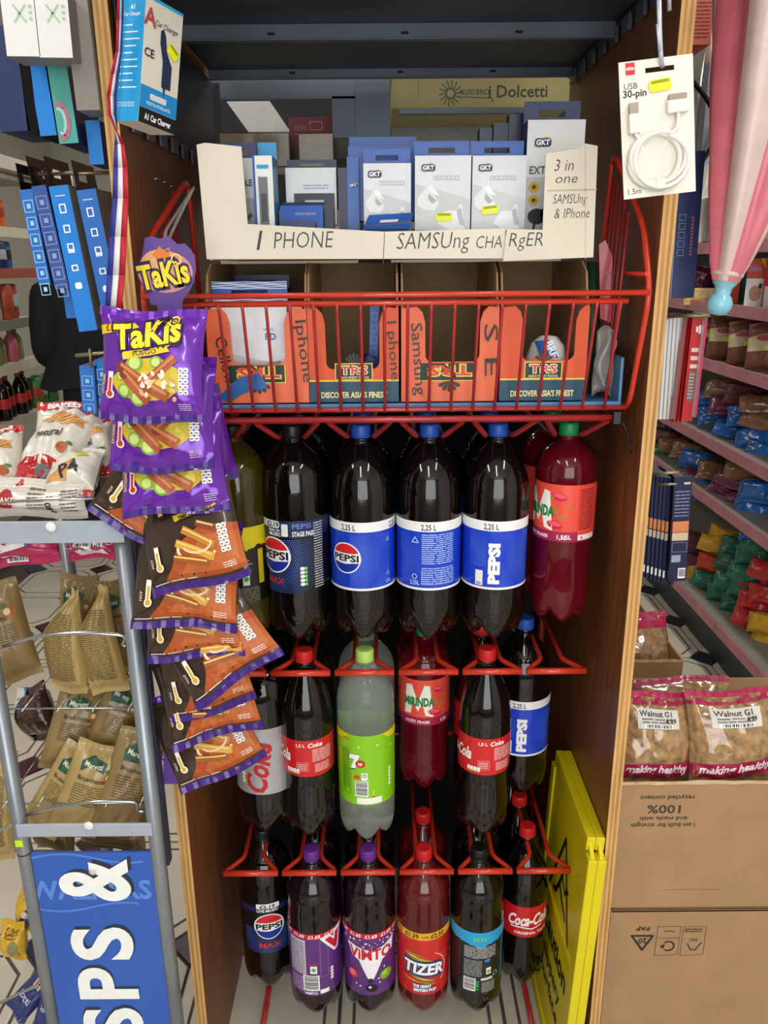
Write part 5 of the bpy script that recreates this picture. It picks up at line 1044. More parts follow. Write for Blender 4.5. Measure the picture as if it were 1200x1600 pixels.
P2('snack_packet', 'brown chocolate snack packet with red and yellow stripes low behind the stand', (35, 1170), (98, 1140), 1.26, .10, 25, 'choc_film', lambda i, w, h: [i.poly('d8d4d0', [(-w/2, -h*.5), (-w*.35, -h*.5), (-w*.2, h*.5), (-w*.5, h*.5)], 2), i.poly('2a78b8', [(-w*.35, -h*.5), (-w*.3, -h*.5), (-w*.14, h*.5), (-w*.2, h*.5)], 3), i.poly('d8b42a', [(-w*.42, -h*.5), (-w*.39, -h*.5), (-w*.3, h*.1), (-w*.36, h*.1)], 3)], -20, 53, .05)
P2('snack_packet', 'red and white striped packet behind the sideways tan ones', (150, 1130), (222, 1100), 1.28, .09, 22, 'foil_white', lambda i, w, h: [i.rect('b3202a', -w*.5+k*w*.18, -w*.5+k*w*.18+w*.09, -h*.4, h*.4, 2) for k in range(6)], 14, 54, .05)
P2('breadstick_packet', 'navy breadstick packet low at the left frame edge, under the wire', (2, 1575), (42, 1592), 1.16, .16, 30, 'foil_navy', lambda i, w, h: [i.line('d8a878', [(w*(-.05+k*.12), -h*.1), (w*(-.1+k*.12), h*.1)], w*.08, 2) for k in range(3)]+[i.text('c8c8e0', 'lotti', 0, -h*.3, h*.08, 2)], -30, 55, .04)
P2('breadstick_packet', 'navy and brown breadstick packet beside the post, bottom left', (40, 1625), (86, 1632), 1.14, .13, 20, 'foil_navy', lambda i, w, h: [i.poly('8a5a34', [(-w/2, -h/2), (w/2, -h/2), (w/2, -h*.2), (-w/2, -h*.26)], 2), i.text('c8c8e0', 'lotti', 0, h*.02, h*.08, 2)], -20, 56, .04)
P2('biscuit_packet', 'yellow biscuit packet with a grey oval, low left behind the post', (4, 1500), (46, 1496), 1.22, .075, 14, 'foil_yellow', lambda i, w, h: [i.disc('8a8258', w*.2, -h*.1, w*.2, 2, ry=h*.22), i.lines('7a5a18', -w*.2, w*.3, h*.15, h*.35, 3, 2)], -10, 57, .04)
P2('biscuit_packet', 'orange and navy packet behind the post above the yellow one', (18, 1450), (62, 1452), 1.25, .075, 18, 'foil_yellow', lambda i, w, h: [i.poly('27306e', [(-w*.2, -h*.4), (w*.4, -h*.3), (w*.5, h*.3), (w*.1, h*.1)], 2), i.disc('d8c0a0', w*.15, 0, w*.14, 3, ry=h*.1)], -20, 58, .04)
# ------------------------------------------------------------------ far drinks shelves on the left
XD = -1.9
ds = tag(empty('drinks_shelving', (XD, 3.2, 0)), 'cream drinks shelving along the far left aisle', 'shelf')
LV = [.45, .80, 1.08, 1.295, 1.545, 1.745]
MB().box(-.5, -.46, .5, 1.75, 0, 2.35).build('back_panel', mat('cream_metal', 'c9c4b4', .5, var=.05), ds)
for k, z in enumerate(LV): 
    s = MB().box(-.46, 0, .52, 1.42-.08*(k > 1), z-.02, z).build('shelf_board', mat('shelf_cream', 'cdc5ae', .5, var=.06), ds); MB().box(0, .006, .52, 1.42-.08*(k > 1), z-.045, z+.004).build('price_rail', mat('rail_red', 'a0503c', .45, var=.2) if k == 4 else mat('rail_grey', '77786c', .45, var=.12) if k == 3 else MATS['shelf_cream'], s)
MB().box(-.6, .12, .4, 1.75, 2.0, 2.06).build('canopy', MATS['cream_metal'], ds)
MB().tube([(.04, .45, 1.985), (.04, 1.6, 1.985)], .015, 8).build('canopy_lamp', mat('lamp_cover', 'e8e4d8', .5), ds)
rd = random.Random(11)
def small_bottle(x, y, z, h, r, body, cap, lab, label, name='drink_bottle'):
    t = tag(empty(name, (x, y, z)), label, 'bottle', 'drinks on the far left shelves')
    MB().lathe([(r*.9, 0), (r, .008), (r, h*.55), (r*.95, h*.68), (r*.6, h*.82), (r*.32, h*.9), (r*.32, h*.93)], 14).build('body', body, t); MB().lathe([(r*.38, h*.92), (r*.38, h)], 12).build('cap', cap, t)
    if lab: MB().lathe([(r*1.015, h*.28), (r*1.015, h*.52)], 14, capb=False, capt=False).build('label', lab, t)
def can(x, y, z, h, r, body, label, acc=None):
    t = tag(empty('drink_can', (x, y, z)), label, 'can', 'drinks on the far left shelves'); MB().lathe([(r*.8, 0), (r, .008), (r, h-.012), (r*.82, h)], 14).build('body', body, t)
    if acc: MB().lathe([(r*1.012, h*.35), (r*1.012, h*.7)], 14, capb=False, capt=False).build('label', acc, t)
ROWS = {1: [('b', c) for c in ('cola', 'cola', 'cola', 'cola', 'cola', 'cola')]+[('c', 'green'), ('c', 'green'), ('c', 'green')], 2: [('c', 'blue'), ('c', 'blue'), ('b', 'olive'), ('b', 'olive'), ('b', 'pink'), ('b', 'olive')], 3: [('c', 'green'), ('c', 'black'), ('c', 'navy'), ('c', 'white'), ('c', 'red'), ('c', 'red')], 4: [('c', 'navy'), ('c', 'navy'), ('c', 'dark'), ('c', 'blue'), ('c', 'navy'), ('c', 'blue')], 5: [('b', 'yellow'), ('b', 'yellow'), ('b', 'orange'), ('b', 'orange'), ('b', 'orange'), ('b', 'orange')]}
COLS = {'cola': MATS['cola'], 'green': mat('d_green', '3a7c3c', .4, var=.3, scale=25), 'blue': mat('d_blue', '2f5f92', .4, var=.35, scale=25), 'olive': mat('d_olive', '7c7a4c', .3, var=.25, scale=15), 'pink': mat('d_pink', 'b05868', .35, var=.2), 'black': mat('d_black', '23282a', .4, var=.3), 'navy': mat('d_navy', '2b3158', .4, var=.35, scale=25), 'white': mat('d_white', 'a8aaae', .4, var=.2, scale=25), 'red': mat('d_red', 'a4442c', .4, var=.3, scale=25), 'dark': mat('d_dark', '2e3238', .4), 'yellow': mat('d_yellow', 'd8a81c', .35, var=.3, scale=20), 'orange': mat('d_orange', 'd86a24', .35, var=.35, scale=20)}
ORD = ('nearest', 'second', 'third', 'fourth', 'fifth', 'sixth', 'seventh', 'eighth', 'ninth')
for k, row in ROWS.items():
    z = LV[k]; gap = (LV[k+1] if k < 5 else 2.0)-z-.03
    for j, (ty, c) in enumerate(row):
        y = 3.84+j*.1+(.02 if k == 1 else 0); x = XD-.05-(.02 if j % 2 else 0); ln_ = ('bottom', 'second lowest', 'middle', 'second highest', 'top')[k-1]
        if ty == 'b': small_bottle(x, y, z, gap*.86, .036, COLS[c], COLS['green'] if c in ('orange', 'yellow') else COLS['red'] if c == 'cola' else COLS[c], mat('d_lab', 'b02a24', .4) if c == 'cola' else COLS['red'] if c == 'orange' else None, '%s-coloured drink bottle, %s from the photographer on the %s far left shelf' % (c, ORD[j], ln_))
        else: can(x, y, z, gap*(.8 if k != 1 else .66), .042, COLS[c], '%s drinks can or carton, %s from the photographer on the %s far left shelf' % (c, ORD[j], ln_), COLS[['white', 'black', 'green', 'red'][(j+k) % 4]])
# ------------------------------------------------------------------ the person in dark clothes, seen from behind
def person():
    pt = at(142, 500, 4.2); x, y = pt.x, 4.2
    V_ = {'pelvis': (0, 0, .95, .155, .115), 'waist': (0, 0, 1.08, .165, .12), 'chest': (0, .0, 1.30, .185, .125), 'shoulder': (0, .0, 1.45, .13, .09), 'neck': (0, -.01, 1.54, .055, .06), 'head': (0, .02, 1.63, .078, .095), 'crown': (0, .02, 1.74, .07, .085),
         'sl': (-.19, 0, 1.43, .07, .07), 'el': (-.225, -.03, 1.17, .058, .058), 'wl': (-.2, .18, 1.07, .036, .036), 'hl': (-.17, .25, 1.06, .03, .04), 'sr': (.19, 0, 1.43, .07, .07), 'er': (.27, .02, 1.16, .058, .058), 'wr': (.26, .16, .98, .036, .036), 'hr': (.25, .22, .95, .03, .04),
         'tl': (-.1, 0, .86, .1, .1), 'kl': (-.11, -.01, .5, .07, .07), 'al': (-.11, .02, .1, .05, .05), 'fl': (-.12, .16, .05, .04, .035), 'tr': (.1, 0, .86, .1, .1), 'kr': (.11, -.01, .5, .07, .07), 'ar': (.11, .02, .1, .05, .05), 'fr': (.12, .16, .05, .04, .035)}
    E_ = [('pelvis', 'waist'), ('waist', 'chest'), ('chest', 'shoulder'), ('shoulder', 'neck'), ('neck', 'head'), ('head', 'crown'), ('shoulder', 'sl'), ('sl', 'el'), ('el', 'wl'), ('wl', 'hl'), ('shoulder', 'sr'), ('sr', 'er'), ('er', 'wr'), ('wr', 'hr'), ('pelvis', 'tl'), ('tl', 'kl'), ('kl', 'al'), ('al', 'fl'), ('pelvis', 'tr'), ('tr', 'kr'), ('kr', 'ar'), ('ar', 'fr')]
    n = list(V_); me = bpy.data.meshes.new('person'); me.from_pydata([V_[k][:3] for k in n], [(n.index(a), n.index(b)) for a, b in E_], [])
    o = bpy.data.objects.new('person', me); C.objects.link(o); o.location = (x, y, 0); o.rotation_euler = (0, 0, R(20))
    sk = o.modifiers.new('skin', 'SKIN'); sk.use_smooth_shade = True
    for k, v in enumerate(me.skin_vertices[0].data): v.radius = V_[n[k]][3:]; v.use_root = (k == 0)
    ss = o.modifiers.new('sub', 'SUBSURF'); ss.levels = 1; ss.render_levels = 2
    me.materials.append(mat('trousers', '1d1f22', .85, var=.2, scale=20)); tag(o, 'person in a dark jacket and trousers seen from behind beyond the blue boxes', 'person')
    # jacket: a shell round torso and upper arms ending at a hem over the hips
    m = MB(); prof = [(.285, .175, .965), (.25, .16, 1.05), (.215, .145, 1.16), (.225, .15, 1.3), (.235, .145, 1.41), (.19, .12, 1.48), (.09, .08, 1.535)]
    nn = 24; vs = [(a*cos(2*pi*k/nn), b*sin(2*pi*k/nn), z+.012*sin(3*2*pi*k/nn)*(j < 2)) for j, (a, b, z) in enumerate(prof) for k in range(nn)]
    m.add(vs, [(j*nn+k, j*nn+(k+1) % nn, (j+1)*nn+(k+1) % nn, (j+1)*nn+k) for j in range(len(prof)-1) for k in range(nn)], True)
    for s in (-1, 1):
        e = ('sl', 'el', 'wl') if s < 0 else ('sr', 'er', 'wr'); m.tube(fillet([(V_[e[0]][0]*.62, 0, 1.455)]+[V_[q][:3] for q in e], .1, 5), [.05]+[.075]*3+[.085]*4+[.08]*5+[.055], 14)
    j = m.build('jacket', mat('jacket', '17191d', .9, var=.2, scale=14, bump=.1), o)
    h = MB().lathe([(.02, -.10), (.085, -.06), (.1, .0), (.095, .06), (.06, .105), (.01, .118)], 18, lambda i, a, r, z: (r*(1 if i > 1 else .8), z)); hh = h.build('hair', mat('hair', '14110f', .7, var=.3), o); hh.location = (0, .005, 1.675)
    return o
person()
# ------------------------------------------------------------------ right side: carded goods on the plywood
def atX(px, py, X):
    d = _F + _X2*((px-600)/FPX) - _U2*((py-800)/FPX); return CAM + d*(X/d.x)
YU = .95
uc = tag(empty('cable_card'), 'white carded charging cable with a coiled white lead, hanging on the right', 'packaging')
Q = [(968, 311), (975, 93), (1092, 76), (1077, 309)]
q = [at(x, y, YU) for x, y in Q]; W_ = (q[1]-q[2]).length; H_ = (q[1]-q[0]).length; cen = (q[0]+q[1]+q[2]+q[3])/4; ang = math.atan2(q[2].z-q[1].z, q[2].x-q[1].x)
uc.matrix_world = Matrix.Translation(cen) @ Matrix.Rotation(-ang*.85, 4, 'Y') @ Matrix.Rotation(R(-4), 4, 'X'); w2, h2 = W_/2, H_/2
cdm = mat('card_cream', 'e6dfd2', .5, var=.03); m = MB(); sw, s0, s1 = .0155, h2-.0135, h2-.0085; sc = .004
for x0_, x1_, z0_, z1_ in ((-w2, w2, -h2, s0), (-w2, w2, s1, h2), (-w2, sc-sw, s0, s1), (sc+sw, w2, s0, s1)): m.box(x0_, x1_, 0, .0012, z0_, z1_)
cc = m.build('card', cdm, uc)
i = Ink(); i.rect('d8222c', -w2+.007, -w2+.017, h2-.0135, h2-.0015, 1); i.text('f6e8e6', 'HEMA', -w2+.012, h2-.009, .003, 2, bold=.03, w=.009); i.text('4a463f', 'USB', -w2+.012, h2-.0275, .0062, 1, bold=0); i.text('2c2824', '30-pin', -w2+.016, h2-.0355, .0072, 1, bold=.02); i.text('3a3630', '1.5m', -w2+.012, -h2+.0045, .0058, 1, bold=0); sticker(i, .0035, h2-.027, .024, .012, 4)
i.put('print', flat(), cc)
wp = mat('white_cable', 'e2ddd6', .35, var=.03)
cl = MB(); pts = []
for k in range(69):
    a = k/24*2*pi+2.2; r_ = .0255+.0035*sin(k*.33)+.003*(k/76); pts.append((-.003+r_*cos(a)*1.06, -.004-.0012*(k % 25)/25-.0016*(k//25), -.034+r_*sin(a)*.98))
cl.tube(pts, .0028, 7); cl.tube(fillet([pts[-1], (.017, -.009, -.006), (.0205, -.006, .004), (.0205, -.005, .012)], .01), .0022, 7); cl.tube(fillet([pts[0], (-.023, -.005, -.009), (-.026, -.005, -.004), (-.027, -.005, .002)], .01), .0022, 7)
cl.build('cable', wp, uc)
pb = MB().box(-.033, -.0205, -.0085, -.0005, -.004, .016).build('usb_plug', wp, uc, bevel=.0012); MB().box(-.0315, -.022, -.0065, -.0015, .016, .027).build('usb_tip', mat('plug_metal', '9c8d82', .3, metal=.7), pb)
pb = MB().box(.009, .0325, -.008, -.0005, .012, .025).build('dock_plug', wp, uc, bevel=.0012); MB().box(.0115, .030, -.0065, -.0015, .025, .031).build('dock_tip', MATS['plug_metal'], pb)
bl = MB(); bl.lathe([(.032, 0), (.0315, .006), (.029, .009), (.004, .0092)], 28); b_ = bl.build('blister', mat('blister_film', 'f4f2ee', .06, alpha=.16, var=0), uc); b_.matrix_local = Matrix.Translation((-.003, -.0004, -.034)) @ Matrix.Rotation(R(90), 4, 'X')
MB().box(-.006, .003, -.0098, -.0072, -.064, -.053).build('paper_band', cdm, uc, bevel=.0008)
hk = at(1030, 96, YU)
tag(MB().tube(fillet([at(1029, -30, YU-.004), at(1031, 60, YU-.004), at(1033, 92, YU-.003), at(1035, 104, YU+.006)], .01), .0026, 8).tube([at(1027, 38, YU-.006), at(1031, 80, YU-.007)], .0016, 6).build('display_hook', mat('hook_white', 'b8bcc8', .35, metal=.3)), 'pale wire hook carrying the carded cable', 'hook')
tag(MB().tube([at(1045, -30, 1.1), at(1046, 17, 1.1)], .0026, 8).build('display_hook', MATS['hook_white']), 'short wire hook end against the right plywood edge, above the carded cable', 'hook')
# ---- navy tall box, white cards, red cards, navy folded cards hung from the outer face of the right panel
def hslab(name, label, top, bot, wpx, Y, d, mf, ms=None, art=None, cat='box', group=None):
    return slab(name, label, top, bot, wpx, Y, d, mf, ms, art, 0, cat, group)
hslab('boxed_cable', 'tall navy box with fine white print hanging outside the right plywood panel', (1078, 236), (1061, 466), 46, 1.2, .05, 'deep_navy', 'navy_dark',
     lambda i, w, h: [i.line('b8c0d4', [(-w*.38, 0), (-w*.38, h*.95)], .0007, 2), i.line('b8c0d4', [(-w*.3, 0), (-w*.3, h*.95)], .0007, 2)]+[i.frame('8f9cc0', -w*.18, w*.02, h*.3+k*.012, h*.3+k*.012+.008, .0006, 2) for k in range(5)]+[i.rect('9a5a6a', w*.22, w*.3, h*.3+k*.0045, h*.3+k*.0045+.003, 2) for k in range(12)])
wm = MATS['white_gloss']
for k in range(6):
    x = 1034+k*6.0
    hslab('white_card_pack', 'thin white card pack, %s from the plywood on the upper right peg' % ('nearest', 'second', 'third', 'fourth', 'fifth', 'farthest')[k], (x+3, 500-k), (x-8, 655), 4.2, 1.235-.004*k, .09, 'white_gloss', 'grey_card' if k == 0 else 'white_gloss', None, 'card', 'white card packs on the upper right peg')
for k in range(3):
    x = 1066+k*5.5
    hslab('red_card_pack', 'thin red card pack edge-on, %s on the upper right peg' % ('nearest the white cards', 'middle of three', 'next to the red face')[k], (x+8, 494), (x-12, 660), 2.6, 1.2, .08, 'foil_red', 'foil_red', None, 'card', 'red card packs on the upper right peg')
hslab('red_card_pack', 'red card pack turned to show its printed face, upper right peg', (1091, 497), (1073, 658), 17, 1.19, .004, 'foil_red', 'foil_red', lambda i, w, h: [i.rect('e8dcd8', -w*.1, w*.1, h-.02, h-.012, 2), i.rect('e8dcd8', w*.15, w*.35, h-.022, h-.01, 2)]+[i.rect('d8b8b4', -w*.3, w*.35, h*.68-k*.012, h*.68-k*.012+.006, 2) for k in range(3)]+[i.rect('6d5a58', -w*.3, w*.3, h*.2, h*.5, 2), i.lines('a89a98', -w*.25, w*.25, h*.22, h*.48, 8, 3)], 'card')
hslab('clear_card_pack', 'clear plastic sleeve with a red edge at the end of the upper right peg', (1105, 490), (1086, 652), 4, 1.18, .05, 'foil_pink', 'white_gloss', None, 'card')
tag(MB().tube([at(1030, 494, 1.215), at(1110, 493, 1.17)], .0028, 8).build('peg_hook', MATS['brass']), 'metal peg holding the white and red card packs', 'hook')
for k in range(7):
    x = 1008+k*6.2
    hslab('folded_card_pack', 'navy and orange folded card pack, %s out from the plywood on the lower right peg' % ('nearest', 'second', 'third', 'fourth', 'fifth', 'sixth', 'seventh')[k], (x+8+(8 if k == 6 else 0), 742+k), (x-3+(8 if k == 6 else 0), 902+k*2), 4.6, 1.225-.004*k, .09, 'navy_dark', 'navy_dark',
         lambda i, w, h: [i.rect('c87a4a', -w*.5, w*.5, h*.5, h*.6, 2), i.rect('b8a890', -w*.5, w*.5, h*.42, h*.49, 2), i.rect('cfd0d4', -w*.4, w*.3, h*.06, h*.13, 2)], 'card', 'navy card packs on the lower right peg')
hslab('folded_card_pack', 'navy card pack turned to show its orange printed back, lower right peg', (1068, 745), (1058, 908), 27, 1.19, .004, 'navy_dark', 'navy_dark', lambda i, w, h: [i.lines('7a80a4', -w*.4, w*.4, h*.62, h*.88, 8, 2, .35, 4), i.rect('c8784a', -w*.45, w*.45, h*.48, h*.585, 2), i.rect('c4b096', -w*.45, w*.45, h*.40, h*.475, 2), i.frame('8a90a8', -w*.42, w*.42, h*.29, h*.38, .0006, 2), i.rect('8f94a8', -w*.42, w*.1, h*.19, h*.26, 2), i.barcode(w*.0, w*.42, h*.03, h*.13, 2), i.rect('c8b890', w*.05, w*.4, h*.93, h*.95, 2)], 'card')
tag(MB().tube([at(1015, 741, 1.21), at(1062, 738, 1.19)], .0025, 8).tube([at(1026, 758, 1.2), at(1058, 756, 1.185)], .002, 8).build('peg_hook', MATS['brass']), 'double metal peg holding the navy folded card packs', 'hook')
# ---- pink umbrella
def umbrella():
    t = tag(empty('umbrella'), 'folded pink and pale umbrella with a light blue knob hanging at the right', 'umbrella'); Y = 1.12
    bot = at(1133, 440, Y); top = at(1258, -60, Y); ax = (top-bot); L = ax.length; d = ax.normalized(); e1 = Vector((d.z, 0, -d.x)).normalized(); e2 = d.cross(e1)
    m = MB(); N = 56; K = 22; mats_ = [mat('umb_pink', 'cf6a78', .35, var=.1, coat=.2), mat('umb_pale', 'cdb4ae', .35, var=.08, coat=.2)]
    vs = []
    for j in range(K+1):
        s = j/16; r0 = .0175+.075*min(s, 1)**.85; r0 = r0 if s <= 1 else .004+(r0-.004)*(1-(s-1)/.375)
        for k in range(N):
            a = 2*pi*k/N; f = 1+.30*(abs(((a*6/(2*pi)+.35*s) % 1)-.5)*2-.5)*(1 if s > .03 else .2)
            vs.append(bot+d*(L*s)+(e1*cos(a)+e2*sin(a))*(r0*f))
    b = len(m.v); m.v += [tuple(v) for v in vs]
    for j in range(K):
        for k in range(N):
            m.use(mats_[0 if (int((k/N)*8+.3) % 2 == 0) else 1]); m.face((j*N+k, j*N+(k+1) % N, (j+1)*N+(k+1) % N, (j+1)*N+k), True)
    m.build('canopy', None, t)
    MB().tube(fillet([bot+d*(L*1.36), bot+d*(L*1.42), (bot.x+d.x*L*1.42, Y, 2.66)], .02), .003, 6).build('hanging_cord', mats_[1], t)
    kb = MB().lathe([(.004, -.045), (.012, -.043), (.0165, -.035), (.017, -.028), (.014, -.02), (.0105, -.017), (.0115, -.008), (.016, -.002), (.0175, .004), (.017, .008)], 24); o = kb.build('knob', mat('knob_blue', '7fb9cc', .3, var=.04, coat=.3), t); o.matrix_local = Matrix.Translation(bot) @ d.to_track_quat('Z', 'Y').to_matrix().to_4x4()
    o = MB().lathe([(.0185, .006), (.0215, .008), (.0215, .012), (.0185, .014)], 24).build('rim', mats_[1], t); o.matrix_local = Matrix.Translation(bot) @ d.to_track_quat('Z', 'Y').to_matrix().to_4x4()
umbrella()
slab('hanging_box', 'salmon red printed box at the top right between the plywood and the umbrella', (1100, -20), (1092, 70), 36, 1.3, .12, 'foil_red', 'foil_red', lambda i, w, h: [i.rect('d8786a', -w/2, w/2, 0, h, 1), i.lines('8a3a34', -w*.4, w*.4, h*.1, h*.9, 12, 2, .35)], 0, 'box', None)
pb_ = P2('film_bag', 'pale blue clear film bag with black print, behind the umbrella', (1078, 310), (1150, 312), 1.45, .26, 6, 'foil_white', lambda i, w, h: [i.rect('a8c4d8', -w/2, w/2, -h*.3, h*.3, 1), i.text('2a3038', 'VZ', w*.2, h*.30, .02, 2, rot=20), i.barcode(-w*.4, -w*.05, h*.08, h*.14, 2)], 10, 71, .05, cat='bag')
tag(MB().tube([at(1076+44*sin(k*.16), 120+k*8, 1.42) for k in range(23)], .004, 8).build('black_hoop', MATS['black_gloss']), 'curved black cable hoop in front of the pale film bag', 'hoop')
# ------------------------------------------------------------------ right gondola
XG = 1.245; LZ = [.25, .69, .905, 1.19, 1.40, 1.615, 1.95]
gs = tag(empty('gondola_shelving', (XG, 2.9, 0)), 'grocery shelving with dusty pink price rails along the right aisle', 'shelf')
MB().box(.44, .46, -1.1, 2.6, .05, 2.2).build('back_panel', mat('gond_back', '6d6a64', .6, var=.1), gs); MB().box(.1, .44, -1.1, 2.6, 0, .1).build('plinth', MATS['steel_dark'], gs)
for z in LZ:
    s = MB().box(.004, .44, -1.1, 2.6, z-.018, z).build('shelf_board', mat('gond_board', '8f8a82', .5, var=.08), gs)
    for k in range(4): MB().box(-.004, .005, -1.1+k*.925+.002, -1.1+(k+1)*.925-.002, z-.036, z+.006).build('price_rail', MATS['shelf_rail'], s, bevel=.001)
for y in (-.6, .35, 1.3): MB().box(.28, .3, y, y+.03, 0, .24).build('foot', MATS['shelf_white'], gs)
PK = {}
def loose(name, label, c, p, w, h, th, rot, group, cat='packet', seed=0):
    key = (c, seed % 3, round(w, 3), round(h, 3))
    if key not in PK:
        S_ = packet_fn(w, h, th, seed % 3+60, .004 if cat == 'packet' else .008, 3.2, .03, 7 if cat == 'packet' else 4); m = MB(); m.sheet(lambda u, v: S_((u-.5)*w, (v-.5)*h, -1), 14, 16); m.sheet(lambda u, v: S_((.5-u)*w, (v-.5)*h, 1), 14, 16); o = m.build(name, COLP[c]); PK[key] = o.data
    else: o = bpy.data.objects.new(name, PK[key]); C.objects.link(o)
    o.matrix_world = TR(p, *rot); return tag(o, label, cat, group)
COLP = {'green': mat('p_green', '1d6b52', .3, var=.25, scale=30, coat=.3), 'red': mat('p_red', 'b2282c', .3, var=.2, scale=30, coat=.3), 'yellow': mat('p_yellow', 'c9981c', .35, var=.25, scale=30, coat=.3), 'orange': mat('p_orange', 'c04428', .35, var=.15, scale=30), 'maroon': mat('p_maroon', '5a2228', .4, var=.3, scale=30),
        'blue': mat('p_blue', '1f5fa8', .18, var=.4, scale=25, coat=.5), 'plum': mat('p_plum', '6c2648', .25, var=.35, scale=25, coat=.4), 'pasta': mat('p_pasta', '7c563a', .25, var=.3, scale=35, coat=.4), 'black': mat('p_black', '26262c', .25, var=.4, scale=25, coat=.4)}
GG = {0: 'small packs on the lowest right shelf', 1: 'film bags on the second right shelf', 2: 'film bags on the third right shelf'}
LOW = [(1103, 905, 'green'), (1128, 925, 'green'), (1150, 945, 'green'), (1140, 905, 'green'), (1162, 920, 'green'), (1140, 877, 'green'), (1163, 893, 'green'), (1175, 868, 'green'), (1150, 855, 'green'), (1184, 845, 'green'), (1110, 880, 'orange'), (1180, 905, 'red'), (1196, 890, 'red'), (1178, 940, 'red'), (1196, 930, 'red'), (1170, 965, 'red'), (1194, 975, 'yellow'), (1197, 1000, 'yellow'), (1113, 848, 'yellow'), (1088, 880, 'maroon'), (1082, 860, 'maroon'), (1090, 843, 'maroon'), (1092, 898, 'yellow'), (1128, 838, 'yellow')]
ORDN = ('first', 'second', 'third', 'fourth', 'fifth', 'sixth', 'seventh', 'eighth', 'ninth', 'tenth')
def nth(L, k):
    same = sorted(q for q in L if q[2] == L[k][2]); j = same.index(L[k]); return 'only' if len(same) == 1 else ORDN[j]+' from the left'
CN = {'pasta': 'clear pasta'}
for k, (px, py, c) in enumerate(LOW):
    p = atX(px, py, 1.33+.02*(k % 3))
    loose('small_pack', '%s small pack, %s of its colour on the lowest right shelf' % (c, nth(LOW, k)), c, p, .115, .075, .05, (-30+8*sin(k*2), 6*cos(k*3), -40+10*sin(k)), 'small %s packs on the lowest right shelf' % c, seed=k)
MID = [(1092, 752, 'plum'), (1112, 770, 'blue'), (1140, 768, 'plum'), (1160, 788, 'plum'), (1178, 805, 'blue'), (1190, 835, 'blue'), (1150, 755, 'plum'), (1185, 775, 'blue'), (1120, 745, 'pasta'), (1165, 740, 'pasta'), (1085, 725, 'blue'), (1075, 712, 'pasta'), (1055, 700, 'pasta'), (1040, 690, 'maroon'), (1030, 720, 'black'), (1045, 712, 'green')]
for k, (px, py, c) in enumerate(MID): loose('film_bag', '%s film bag, %s of its colour, shelf above the small packs' % (CN.get(c, c), nth(MID, k)), c, atX(px, py-6, 1.34), .15, .085, .055, (-42+10*sin(k*2), 12*cos(k*3), -38+14*sin(k*1.7)), '%s film bags on the second right shelf' % c, 'bag', k)
HIG = [(1098, 640, 'blue'), (1120, 652, 'blue'), (1148, 675, 'blue'), (1180, 690, 'blue'), (1195, 715, 'blue'), (1110, 622, 'blue'), (1140, 640, 'plum'), (1170, 655, 'blue'), (1192, 660, 'pasta'), (1130, 612, 'pasta'), (1165, 622, 'maroon'), (1190, 635, 'pasta'), (1035, 668, 'black'), (1055, 660, 'black')]
for k, (px, py, c) in enumerate(HIG): loose('film_bag', '%s film bag, %s of its colour, shelf under the grain bags' % (CN.get(c, c), nth(HIG, k)), c, atX(px, py-4, 1.34), .15, .085, .055, (-42+10*sin(k*2+1), 12*cos(k*3), -36+14*sin(k*1.3)), '%s film bags on the third right shelf' % c, 'bag', k+1)
mat('grain', '6b3f2c', .5, var=.35, scale=120, bump=.3, coat=.3)
for k, (px, lab) in enumerate(((1100, 'farthest'), (1128, 'second farthest'), (1160, 'second nearest'), (1190, 'nearest'))):
    p = atX(px, 556+k*11, 1.30); T = TR((p.x, p.y, 1.19+.078), -6, 4*sin(k*2), -38)
    packet('grain_bag', 'clear bag of brown grain with cream label, %s of four on the right shelf' % lab, 'bag', .125, .165, .06, T, 'grain', lambda i, w, h: [i.poly('b8a684', [(-w*.46, -h*.08), (w*.46, -h*.02), (w*.46, h*.2), (0, h*.28), (-w*.46, h*.2)], 2), i.disc('a03848', 0, h*.2, w*.22, 3, ry=h*.06), i.disc('d8d81c', w*.15, h*.02, w*.13, 3, ry=h*.05), i.rect('e0dcd4', w*.2, w*.36, -h*.2, -h*.1, 3)], seed=80+k, group='grain bags on the right shelf', nx=18, nz=22, crease=1.6, bulge=3)
def gbox(lab, px0, px1, py0, py1, X, d, m, art=None, name='grocery_box', rz=-30):
    a = atX(px0, py1, X); b = atX(px1, py1, X); t = atX(px0, py0, X); w = max(.03, abs((px1-px0)*a.y/FPX)*1.05); h = t.z-a.z
    o = tag(MB().box(-w/2, w/2, 0, d, 0, h).build(name, MATS[m] if m in MATS else COLP[m], bevel=.0015), lab, 'box'); c_ = (a+b)/2; o.matrix_world = TR((c_.x, c_.y, a.z), 0, 0, rz)
    if art: i = Ink(); art(i, w, h); i.put('print', flat(), o)
gbox('white, salmon and orange carton on the upper right shelf', 1164, 1190, 404, 480, 1.30, .06, 'white_gloss', lambda i, w, h: [i.rect('c44a34', -w/2, w/2, h*.6, h, 1), i.poly('e8d81c', [(w*.1, h), (w*.42, h), (w*.42, h*.75)], 2), i.text('9a8ac0', 'Slice', -w*.1, h*.75, h*.12, 2, w=w*.6), i.disc('b88a70', 0, h*.3, w*.3, 2, ry=h*.16), i.rect('222222', w*.15, w*.3, h*.4, h*.5, 3)])
gbox('red carton at the right frame edge on the upper right shelf', 1190, 1212, 405, 488, 1.32, .06, 'foil_red', lambda i, w, h: i.rect('c8c4c0', -w*.4, w*.4, 0, h*.5, 1))
